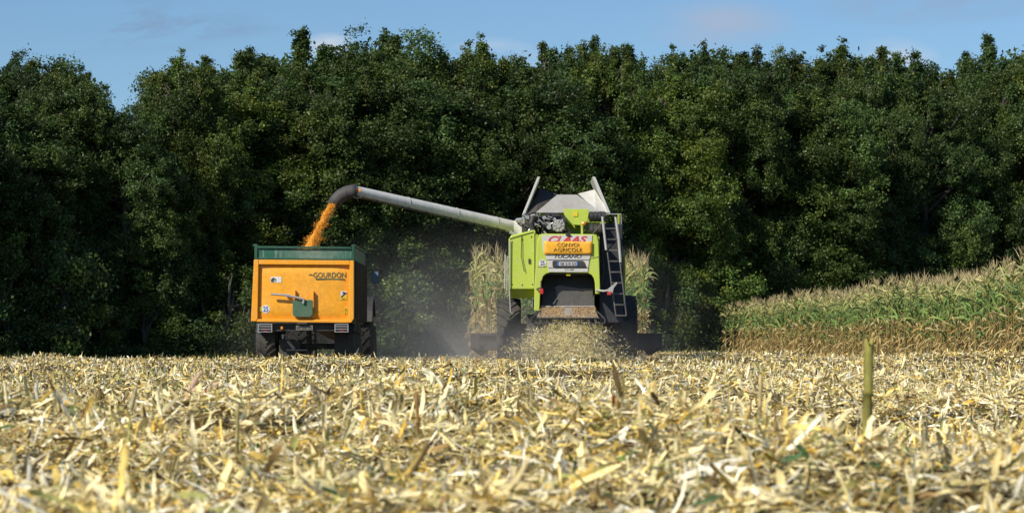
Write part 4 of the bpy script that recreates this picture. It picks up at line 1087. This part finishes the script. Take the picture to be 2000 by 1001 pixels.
# header
hx0 = P(932, 0, 74).x; hx1 = P(1280, 0, 74).x
mb = MB(); mb.box((hx0, 73.9, .35), (hx1, 74.05, .76)); mb.box((hx0, 73.7, .30), (hx1, 73.9, .45)); mb.box((hx0, 73.75, .72), (hx1, 73.9, .80))
for i in range(7): x_ = hx0 + (hx1 - hx0 - .08) * i / 6; mb.box((x_, 73.55, .3), (x_ + .08, 73.69, .78))
mb.box((cx_ - .5, 71.5, .7), (cx_ + .5, 73.7, 1.3))
hd = mb.obj('maize_header', M['header'], hv, bevel=.015)
for i in range(7):
    x_ = hx0 + .1 + (hx1 - hx0 - .2) * i / 6
    mb = MB(); mb.hexa([Vector(p) for p in ((x_ - .3, 74.06, .35), (x_ + .3, 74.06, .35), (x_ + .3, 74.06, .8), (x_ - .3, 74.06, .8), (x_ - .03, 75.6, .12), (x_ + .03, 75.6, .12), (x_ + .03, 75.6, .2), (x_ - .03, 75.6, .2))])
    mb.obj('snout', M['header'], hd, bevel=.02)

# ================================================================ trailer
T = 62.0
def tgd(px, py, lift=.0):
    """distance of the domed tailgate sheet at a photo position"""
    u = np.clip((np.asarray(px, float) - 502.5) / 180, 0, 1); v = np.clip((np.asarray(py, float) - 517) / 107, 0, 1)
    return T + .06 - .07 * (1 - np.abs(2 * u - 1) ** 6) * (1 - np.abs(2 * v - 1) ** 8) - lift


def on_gate(o, lift):
    """press a flat sticker or letter onto the domed sheet, LIFT proud of it"""
    me = o.data; co = np.zeros(len(me.vertices) * 3); me.vertices.foreach_get('co', co); co = co.reshape(-1, 3)
    y = co[:, 1] + ORG.y; px = 1000 + (co[:, 0] + ORG.x) * FPX / T; py = HZ - (co[:, 2] + ORG.z - CH) * FPX / T
    co[:, 1] = tgd(px, py) - lift + (y - y.max()) - ORG.y
    me.vertices.foreach_set('co', co.ravel()); me.update(); return o


loc = P(591, 700, 65); loc = (loc.x, 65.0, gz(loc.x, 65))
tr = thing('grain_trailer', 'orange tipping trailer with dark green top boards taking the grain', 'trailer', loc)
mb = MB()      # tailgate panel: slightly domed sheet
g0 = []
NX, NY = 16, 12
for j in range(NY + 1):
    row = []
    for i in range(NX + 1):
        u = i / NX; v = j / NY
        x_ = 504 + (683 - 504) * u - 3 * v * (1 - u); y_ = 517 + (624 - 517) * v
        bulge = .07 * (1 - abs(2 * u - 1) ** 6) * (1 - abs(2 * v - 1) ** 8)
        row.append(mb.bm.verts.new(P(x_, y_, T + .06 - bulge)))
    g0.append(row)
for j in range(NY):
    for i in range(NX): mb.bm.faces.new([g0[j][i], g0[j][i + 1], g0[j + 1][i + 1], g0[j + 1][i]])
tg = mb.obj('tailgate', M['orange'], tr, smooth=True)
mb = MB()
mb.prism([(496, 506.5), (505, 506.5), (503, 622), (500, 627), (490, 627)], T - .06, T + .10)
mb.prism([(683, 508.5), (691, 508.5), (691, 622), (686, 629.5), (681, 629.5)], T - .06, T + .10)
mb.prism([(505.3, 506.7), (682.7, 508.5), (682.7, 517), (505.3, 516)], T - .055, T + .10)
mb.prism([(501, 622.5), (682, 623.5), (680.7, 630), (500.5, 628)], T - .05, T + .10)
tf = mb.obj('tailgate_frame', M['orange_frame'], tr, bevel=.012)
mb = MB(); mb.pbox(501, 628.8, 681, 631.5, T - .02, T + .1)
for x_ in (487, 492, 688, 693): mb.tube([P(x_, 622, T + .02), P(x_, 629, T + .02)], .03, 8)
mb.pbox(580, 629.5, 600, 632, T - .06, T - .025)
mb.obj('tailgate_hinge', M['chassis'], tr)
# body sides, floor, top boards
xl = P(496, 0, T).x; xr = P(691, 0, T).x; zb = P(0, 627, T).z; zo = P(0, 507, T).z; zt = P(0, 481, T).z
mb = MB()
mb.box((xl, T + .105, zb), (xl + .05, T + 5.0, zo)); mb.box((xr - .05, T + .105, zb), (xr, T + 5.0, zo)); mb.box((xl + .055, T + .105, zb - .05), (xr - .055, T + 5.0, zb + .02)); mb.box((xl, T + 5.005, zb), (xr, T + 5.05, zt))
for i in range(8):
    y_ = T + .4 + i * .62
    mb.box((xl - .05, y_, zb), (xl - .003, y_ + .1, zo - .02)); mb.box((xr + .003, y_, zb), (xr + .05, y_ + .1, zo - .02))
mb.obj('box_body', M['flank'], tr, bevel=.01)
mb = MB()
mb.prism([(503, 485.5), (687, 486.5), (687, 507.7), (503, 505.7)], T - .01, T + .03); mb.box((xl + .01, T + .105, zo + .005), (xl + .045, T + 5.0, zt)); mb.box((xr - .045, T + .105, zo + .005), (xr - .01, T + 5.0, zt))
bd = mb.obj('top_board', M['tgreen_dusty'], tr, bevel=.006)
mb = MB(); mb.prism([(497, 475.5), (503, 477), (502.6, 506), (497, 506)], T - .05, T + .06); mb.prism([(687.4, 483), (692, 481), (692, 508), (687.4, 508)], T - .05, T + .06)
mb.prism([(503.3, 480), (687, 482), (687, 486), (503.3, 484.5)], T - .06, T + .06); mb.prism([(503.3, 502.5), (687, 504.5), (687, 507.9), (503.3, 505.9)], T - .04, T - .015)
mb.box((xr - .06, T + .065, zt), (xr + .03, T + 5.05, zt + .05)); mb.box((xl - .03, T + .065, zt), (xl + .06, T + 5.05, zt + .05))
mb.obj('board_rim', M['tgreen'], tr, bevel=.008)
# hatch, guides, lever
mb = MB(); mb.prism([(571.5, 587), (574, 585), (609, 585), (611, 587), (611, 614), (606, 618.5), (577, 618.5), (571.5, 614)], T - .13, T - .085); mb.obj('grain_hatch', M['hatch'], tr, bevel=.012)
mb = MB(); mb.pbox(575.2, 566, 576.8, 586, T - .10, T + .02); mb.pbox(610.6, 568, 612.4, 600, T - .12, T + .02); mb.prism([(570, 614), (613, 614), (613, 620), (575, 620)], T - .08, T + .02); mb.obj('hatch_guide', M['orange_frame'], tr)
mb = MB(); mb.tube([P(529, 573.8, T - .16), P(548, 575.2, T - .16), P(561, 576, T - .16)], [.028, .03, .028], 10); mb.tube([P(561, 576.5, T - .17), P(590, 583, T - .17), P(593.5, 585, T - .17)], .030, 10); mb.tube([P(593.5, 583.5, T - .17), P(592.5, 592, T - .17)], .028, 8)
mb.pbox(559, 574, 564, 580, T - .18, T + .0); mb.pbox(590.5, 583, 594.5, 587, T - .15, T - .08)
mb.obj('hatch_lever', M['steel'], tr)
# writing and stickers
on_gate(lettering('lettering', 'GOURDON', 612, 531.5, 676, 542, T - .022, M['green_ink'], tg, bold=.012), .003)
mb = MB(); mb.prism([(603, 535.8), (607, 534.6), (611, 536), (611, 537.4), (607, 536.2), (603, 537)], T - .022, T - .017); mb.prism([(615, 543.2), (673.5, 543.6), (672, 546), (617, 545.6)], T - .022, T - .017); on_gate(mb.obj('emblem_stroke', M['green_ink'], tg), .016)
mb = MB(); mb.pbox(528.5, 540, 549.5, 551, T - .022, T - .016); sk = on_gate(mb.obj('sticker', M['sticker'], tr), .003)
mb = MB(); mb.tube([P(530, 549, T - .026), P(530.5, 545, T - .026), P(533.5, 542.5, T - .026), P(537, 544, T - .026), P(538, 546, T - .026)], .014, 6); mb.tube([P(532, 549, T - .026), P(534, 546, T - .026), P(537, 549, T - .026)], .010, 6); on_gate(mb.obj('sticker_emblem', M['green_ink'], sk), .008)
mb = MB(); a = P(519, 603, T); mb.tube([(a.x, T - .018, a.z), (a.x, T - .012, a.z)], 8 / 80.6, 28); s25 = on_gate(mb.obj('speed_sticker', M['sticker'], tr), .003)
on_gate(lettering('lettering', '25', 513.8, 597.5, 524, 608.5, T - .0195, M['blue_ink'], s25, bold=.02), .010)
mb = MB(); mb.pbox(505.5, 599, 511.2, 607.5, T + .01, T + .016); mb.obj('sticker', M['yellow'], tr)
mb = MB(); mb.pbox(665, 568, 677, 585.5, T - .018, T - .012); sk = on_gate(mb.obj('sticker', M['sticker'], tr), .003)
mb = MB(); mb.prism([(665.3, 580), (674, 573), (676.7, 577), (676.7, 585.2), (665.3, 585.2)], T - .0215, T - .0185); on_gate(mb.obj('sticker_field', M['yellow'], sk), .0105)
mb = MB(); mb.bar(P(666, 580, T - .024), P(674, 572.5, T - .024), .03, .004); mb.bar(P(669, 570.5, T - .024), P(676, 572.5, T - .024), .035, .004); mb.bar(P(668, 583, T - .024), P(674, 583, T - .024), .012, .004); on_gate(mb.obj('sticker_emblem', M['ink'], sk), .0145)
mb = MB(); mb.prism([(671.5, 600), (678.5, 600), (678.5, 606.5), (671.5, 606.5)], T - .012, T - .006); mb.prism([(672, 607.5), (678.5, 607.5), (677, 613.5), (672, 613.5)], T - .012, T - .006); sk = on_gate(mb.obj('sticker', M['yellow'], tr), .003)
mb = MB(); mb.prism([(673.5, 604.8), (675, 601.5), (676.5, 604.8)], T - .0155, T - .0125); mb.bar(P(674.8, 608.5, T - .014), P(674.8, 612.5, T - .014), .01, .003); on_gate(mb.obj('sticker_emblem', M['ink'], sk), .0145)
# chassis
mb = MB()
x0_, x1_ = P(545, 0, T).x, P(645, 0, T).x
mb.box((xl + .25, T + .12, P(0, 646, T).z), (xr - .25, T + .3, P(0, 632.2, T).z)); mb.box((x0_ + .1, T + .31, .95), (x0_ + .25, T + 5.9, 1.15)); mb.box((x1_ - .25, T + .31, .95), (x1_ - .1, T + 5.9, 1.15))
for i in range(5): mb.box((x0_ + .255, T + .9 + i * 1.3, .98), (x1_ - .255, T + 1.0 + i * 1.3, 1.12))
mb.hexa([Vector(p) for p in ((x0_ + .3, T + 5.91, .9), (x1_ - .3, T + 5.91, .9), (x1_ - .3, T + 5.91, 1.05), (x0_ + .3, T + 5.91, 1.05), (-4.97, T + 8.6, .6), (-4.77, T + 8.6, .6), (-4.77, T + 8.6, .72), (-4.97, T + 8.6, .72))])
mb.obj('chassis', M['chassis'], tr, bevel=.012)
mb = MB(); mb.pbox(578, 635, 611, 644.5, T + .02, T + .06); npl = mb.obj('number_plate', M['plate_dusty'], tr, bevel=.004)
lettering('lettering', 'FR 509 ZS', 580, 636.5, 609, 643, T + .017, M['chassis'], npl, bold=.02)
for (a0, a1) in ((504, 531), (654, 680)):
    mb = MB()
    for y_ in (632.5, 637, 642, 647.5): mb.bar(P(a0, y_, T - .10), P(a1, y_, T - .10), .016, .02)
    for x_ in (a0 + .3, a1 - .3): mb.bar(P(x_, 632, T - .097), P(x_, 648.2, T - .097), .02, .022)
    gd = mb.obj('lamp_guard', M['steel'], tr)
    mb = MB(); mb.pbox(a0 + 1.5, 634, a1 - 1.5, 647, T - .05, T + .05); lb = mb.obj('lamp_box', M['dark'], tr, bevel=.01)
    mb = MB(); mb.pbox(a0 + 10, 642.7, a0 + 19, 646.8, T - .075, T - .052); mb.obj('tail_lamp', M['red'], lb, bevel=.008)
mb = MB(); mb.pbox(548, 636, 552.5, 642, T + .05, T + .09); mb.obj('reflector', M['amber'], tr)
mb = MB()      # suspension under the left side
mb.tube([P(552, 652, T + .8), P(553, 661, T + .8)], .03, 8); mb.tube([P(553, 653.5, T + .8), P(568, 653.5, T + .8)], .02, 8)
mb.tube([P(562, 665, T + 1), P(568, 672, T + 1), P(575, 681, T + 1)], .04, 8); mb.tube([P(577, 659, T + 1), P(581, 664, T + 1)], .025, 8); mb.tube([P(560, 683, T + 1), P(600, 683, T + 1)], .02, 8)
mb.obj('suspension', M['steel'], tr)
mb = MB(); mb.tube([P(520, 676, T + 1.7), P(668, 676, T + 1.7)], .075, 10); mb.tube([P(520, 676, T + 3.2), P(668, 676, T + 3.2)], .075, 10); mb.pbox(545, 662, 585, 698, T + 1.1, T + 1.5); mb.obj('axle', M['chassis'], tr)
for cy_ in (T + 1.75, T + 3.25):
    for px_, s_ in ((518, -1), (672, 1)):
        wheel(tr, P(px_, 0, T + 1).x, cy_, .66, .50, M['tgreen'], 22, disc_side=s_)
mb = MB()
mb.box((xl + .02, T + .85, P(0, 648, T).z), (xl + .5, T + 4.2, P(0, 646, T).z)); mb.box((xr - .5, T + .85, P(0, 648, T).z), (xr + .05, T + 4.2, P(0, 646, T).z)); mb.obj('mudguard', M['chassis'], tr)

# ================================================================ tractor ahead of the trailer
tx = -5.08
loc = (tx, 73.0, gz(tx, 73))
tt = thing('tractor', 'tractor almost hidden in dusty shade ahead of the orange trailer', 'tractor', loc)
mb = MB(); mb.box((tx - .35, 71.6, .9), (tx + .35, 75.6, 1.25)); mb.box((tx - .4, 73.4, 1.255), (tx + .4, 75.7, 1.9)); mb.obj('hood', M['tractor'], tt, bevel=.06)
mb = MB(); mb.box((tx - .8, 71.5, 1.25), (tx + .8, 73.3, 1.6)); mb.box((tx - .85, 71.4, 2.72), (tx + .85, 73.4, 2.9))
for sx_ in (-.76, .70):
    for sy_ in (71.55, 73.2): mb.box((tx + sx_, sy_, 1.6), (tx + sx_ + .06, sy_ + .06, 2.72))
cb = mb.obj('cab', M['tractor'], tt, bevel=.03)
mb = MB(); mb.box((tx - .69, 71.6, 1.61), (tx + .69, 73.15, 2.71)); mb.obj('window', M['glass'], cb)
for s_ in (-1, 1):
    wheel(tt, tx + s_ * .88, 72.0, .86, .55, M['chassis'], 20, disc_side=s_, rub='rubber_dark')
    wheel(tt, tx + s_ * .88, 75.0, .62, .42, M['chassis'], 18, disc_side=s_, rub='rubber_dark')
    mb = MB()
    for k_ in range(7):
        a0 = rad(25 + k_ * 20); a1 = rad(45 + k_ * 20)
        pts = [Vector((tx + s_ * (.62 if q < 2 else 1.2), 72.0 + math.cos(a) * rr_, .83 + math.sin(a) * rr_)) for q, a, rr_ in ()]
        A = [Vector((xx, 72.0 + math.cos(a) * rr_, .86 + math.sin(a) * rr_)) for a in (a0, a1) for xx, rr_ in ((tx + s_ * .64, .93), (tx + s_ * 1.2, .93), (tx + s_ * 1.2, .97), (tx + s_ * .64, .97))]
        mb.hexa(A)
    mb.obj('fender', M['dark'], tt)
mb = MB(); a = P(733, 541, 73.0); mb.tube([(tx + .85, 73.1, 2.5), (a.x - .1, 73.05, 2.62), (a.x, 73.02, a.z + .12)], .015, 8); mb.box((a.x - .10, 73.0, a.z - .17), (a.x + .10, 73.06, a.z + .17)); mo = mb.obj('mirror', M['dark'], tt, bevel=.015)
mb = MB(); mb.box((a.x - .085, 72.985, a.z - .15), (a.x + .085, 72.997, a.z + .15)); mb.obj('mirror_glass', M['mirror'], mo)
mb = MB(); mb.tube([(tx + .45, 74.0, 1.9), (tx + .45, 74.0, 2.75)], .04, 10); mb.obj('exhaust', M['dark'], tt)

# ================================================================ falling grain
grng = np.random.default_rng(9)
pl = Pile()
path_px = np.array([(651, 398), (645, 407), (638, 420), (630, 436), (620, 455), (612, 472), (607, 488), (603, 500)], float)
wid = np.array([13, 14, 16, 17, 19, 23, 28, 32], float)
seg = np.linspace(0, 1, len(path_px))
dpt = lambda t: (D - .3) - (D - .3 - (T + 2.2)) * t
pts = np.array([list(P(px_, py_, dpt(t))) for (px_, py_), t in zip(path_px, seg)])
V, Fq = tubes_np(pts[None], (wid / 2 * .85 / 77)[None], 14)
V = V + grng.normal(0, .014, V.shape)
pl.add(V, Fq, np.tile((.76, .33, .03), (len(V), 1)) * grng.uniform(.7, 1.2, (len(V), 1)))
n = 16000
t = grng.random(n) ** .85
cx = np.interp(t, seg, path_px[:, 0]); cy = np.interp(t, seg, path_px[:, 1]); ww = np.interp(t, seg, wid)
lump = .8 + .35 * np.sin(t * 31) + .25 * np.sin(t * 57 + 1)
off = grng.normal(0, .27, n) * ww * lump; ang = grng.uniform(0, 6.28, n)
tail = grng.random(n) < .10 * t; off = np.where(tail, off - np.abs(grng.normal(0, .55, n)) * ww * t, off)
dd = dpt(t) + grng.normal(0, .07, n) * (1 + t)
pos = np.stack([((cx + off) - 1000) / FPX * dd, dd, CH + (HZ - cy - grng.normal(0, 3, n)) / FPX * dd], 1)
az = grng.uniform(0, 6.28, n)
V, Fq, C = ribbons(pos, az, grng.uniform(-1.5, 1.5, n), grng.uniform(-1.5, 1.5, n), np.full(n, .020), np.full(n, .017), grng.uniform(-1.5, 1.5, n), np.zeros(n), np.full(n, .5), grng, 3, 3, np.array([(.86, .39, .04)]) * grng.uniform(.6, 1.3, (n, 1)), None, .3)
pl.add(V, Fq, C)
o = link('falling_grain', pl.mesh('falling_grain', M['grain'])); tag(o, 'stream of orange maize grain pouring from the dark spout into the trailer', 'grain', kind='stuff')
# heap in the trailer
bm = MB(); nx, ny = 26, 50
x0_, x1_ = xl + .07, xr - .07; y0_, y1_ = T + .12, T + 4.98
hx, hy = P(600, 0, T + 2.2).x, T + 2.2
gr = [[bm.bm.verts.new((x0_ + (x1_ - x0_) * i / nx, y0_ + (y1_ - y0_) * j / ny, max(zb + .1, zb + 1.25 - .42 * math.hypot(x0_ + (x1_ - x0_) * i / nx - hx, y0_ + (y1_ - y0_) * j / ny - hy)) + random.uniform(-.012, .012))) for i in range(nx + 1)] for j in range(ny + 1)]
for j in range(ny):
    for i in range(nx): bm.bm.faces.new([gr[j][i], gr[j][i + 1], gr[j + 1][i + 1], gr[j + 1][i]])
o = bm.obj('grain_heap', surface('loose_maize', (.75, .32, .03), .6, dirt=(.5, .22, .03), dirt_amt=.8, scale=14, bump=.6)); tag(o, 'heap of orange maize grain lying inside the trailer', 'grain', kind='stuff')

# ================================================================ chaff thrown out behind the harvester
ch = Pile(); n = 14000
t = grng.random(n) ** .8
halfw = np.interp(t, [0, .3, .6, 1], [62, 74, 92, 106])
u = np.clip(grng.normal(0, .48, n), -1.5, 1.5) + .12 * np.sin(t * 9)
px_ = 1110 + u * halfw - 6 * t + grng.normal(0, 2, n); py_ = 622 + t * 78 + grng.normal(0, 2.5, n) + 10 * np.abs(u) ** 2.2 * (1 - t * .6)
dd = D - .35 - 2.4 * t * grng.random(n) ** .7
pos = np.stack([(px_ - 1000) / FPX * dd, dd, CH + (HZ - py_) / FPX * dd], 1)
pos[:, 2] = np.maximum(pos[:, 2], ground_z(pos[:, 0], pos[:, 1]) + .02)
cc = np.array([(.80, .68, .34), (.68, .54, .20), (.46, .40, .14), (.88, .82, .58)])[grng.integers(0, 4, n)] * grng.uniform(.7, 1.1, (n, 1))
V, Fq, C = ribbons(pos, grng.uniform(0, 6.28, n), grng.uniform(-1.5, 1.5, n), grng.uniform(-1.5, 1.5, n), grng.uniform(.02, .12, n) * grng.choice([.6, 1, 1, 2.0], n), grng.uniform(.003, .011, n) * grng.choice([.8, 1, 1.6], n), grng.uniform(-1.5, 1.5, n), grng.normal(0, 1, n), np.zeros(n), grng, 4, 2, cc, None, .4)
ch.add(V, Fq, C)
o = link('flying_chaff', ch.mesh('flying_chaff', M['litter'])); tag(o, 'spray of chopped straw fanning out to the ground below the harvester outlet', 'chaff', kind='stuff')
ch = Pile(); n = 2600
u = grng.random(n); v = grng.random(n) ** .8
keep = ~((u > .42) & (u < .58) & (v > .2)); u = u[keep]; v = v[keep]; n = len(u)
a0 = np.array(P(1050, 621, D - .54)); a1 = np.array(P(1167, 621, D - .54)); b0 = np.array(P(1056, 601, D + .14)); b1 = np.array(P(1162, 601, D + .14))
pos = (a0 * (1 - u[:, None]) + a1 * u[:, None]) * (1 - v[:, None]) + (b0 * (1 - u[:, None]) + b1 * u[:, None]) * v[:, None] + np.stack([0 * u, 0 * u - .01, .012 + .03 * grng.random(n)], 1)
V, Fq, C = ribbons(pos, grng.uniform(0, 6.28, n), grng.normal(0, .4, n), grng.normal(0, .5, n), grng.uniform(.02, .07, n), grng.uniform(.008, .016, n), grng.uniform(-.6, .6, n), grng.normal(0, .5, n), np.zeros(n), grng, 3, 2, np.array([(.62, .40, .17), (.52, .30, .11), (.70, .54, .28)])[grng.integers(0, 3, n)], None, .4)
ch.add(V, Fq, C)
o = link('chaff_layer', ch.mesh('chaff_layer', M['litter'])); tag(o, 'reddish layer of short chaff resting on the sloping chopper tray', 'chaff', kind='stuff')

# ================================================================ dust
def dust(name, label, lo, hi, dens, center, radii, colr=(.86, .84, .82), scale=.35, thr=(.42, .75)):
    mb = MB(); mb.box(lo, hi)
    m_, nt, out = new_mat(name + '_volume'); L = nt.links
    geo = N(nt, 'ShaderNodeNewGeometry'); no = N(nt, 'ShaderNodeTexNoise', i_Scale=scale, i_Detail=3.0, i_Roughness=.55); L.new(geo.outputs['Position'], no.inputs['Vector'])
    f = ramp(nt, no.outputs['Fac'], [(thr[0], .12), (thr[1], 1)])
    mp_ = N(nt, 'ShaderNodeMapping'); mp_.inputs['Scale'].default_value = [1 / r for r in radii]; mp_.inputs['Location'].default_value = [-c_ / r for c_, r in zip(center, radii)]
    L.new(geo.outputs['Position'], mp_.inputs[0]); ln_ = N(nt, 'ShaderNodeVectorMath', operation='LENGTH'); L.new(mp_.outputs[0], ln_.inputs[0])
    fo = ramp(nt, ln_.outputs['Value'], [(.0, 1), (.25, .72), (.5, .36), (.75, .10), (1.0, 0)])
    mu = N(nt, 'ShaderNodeMath', operation='MULTIPLY'); L.new(f, mu.inputs[0]); L.new(fo, mu.inputs[1])
    m2 = N(nt, 'ShaderNodeMath', operation='MULTIPLY'); L.new(mu.outputs[0], m2.inputs[0]); m2.inputs[1].default_value = dens
    vs = N(nt, 'ShaderNodeVolumeScatter'); vs.inputs['Color'].default_value = (*colr, 1); vs.inputs['Anisotropy'].default_value = .1
    L.new(m2.outputs[0], vs.inputs['Density']); L.new(vs.outputs[0], out.inputs['Volume'])
    o = mb.obj(name, m_); tag(o, label, 'dust', kind='stuff')
    return o


dust('dust_cloud', 'greyish dust haze hanging low behind the trailer and around the harvester', (-9.5, 68.6, -.2), (7.5, 84, 4.6), .11, (-1.0, 76, .0), (8.5, 9, 4.4), scale=.45, thr=(.33, .70))
dust('dust_veil', 'thin pale dust at ground level behind the harvester wheels', (-6.0, 60.5, -.2), (4.6, 68.4, 2.2), .34, (.3, 65.8, 0.0), (4.8, 5.0, 1.6), scale=.9)
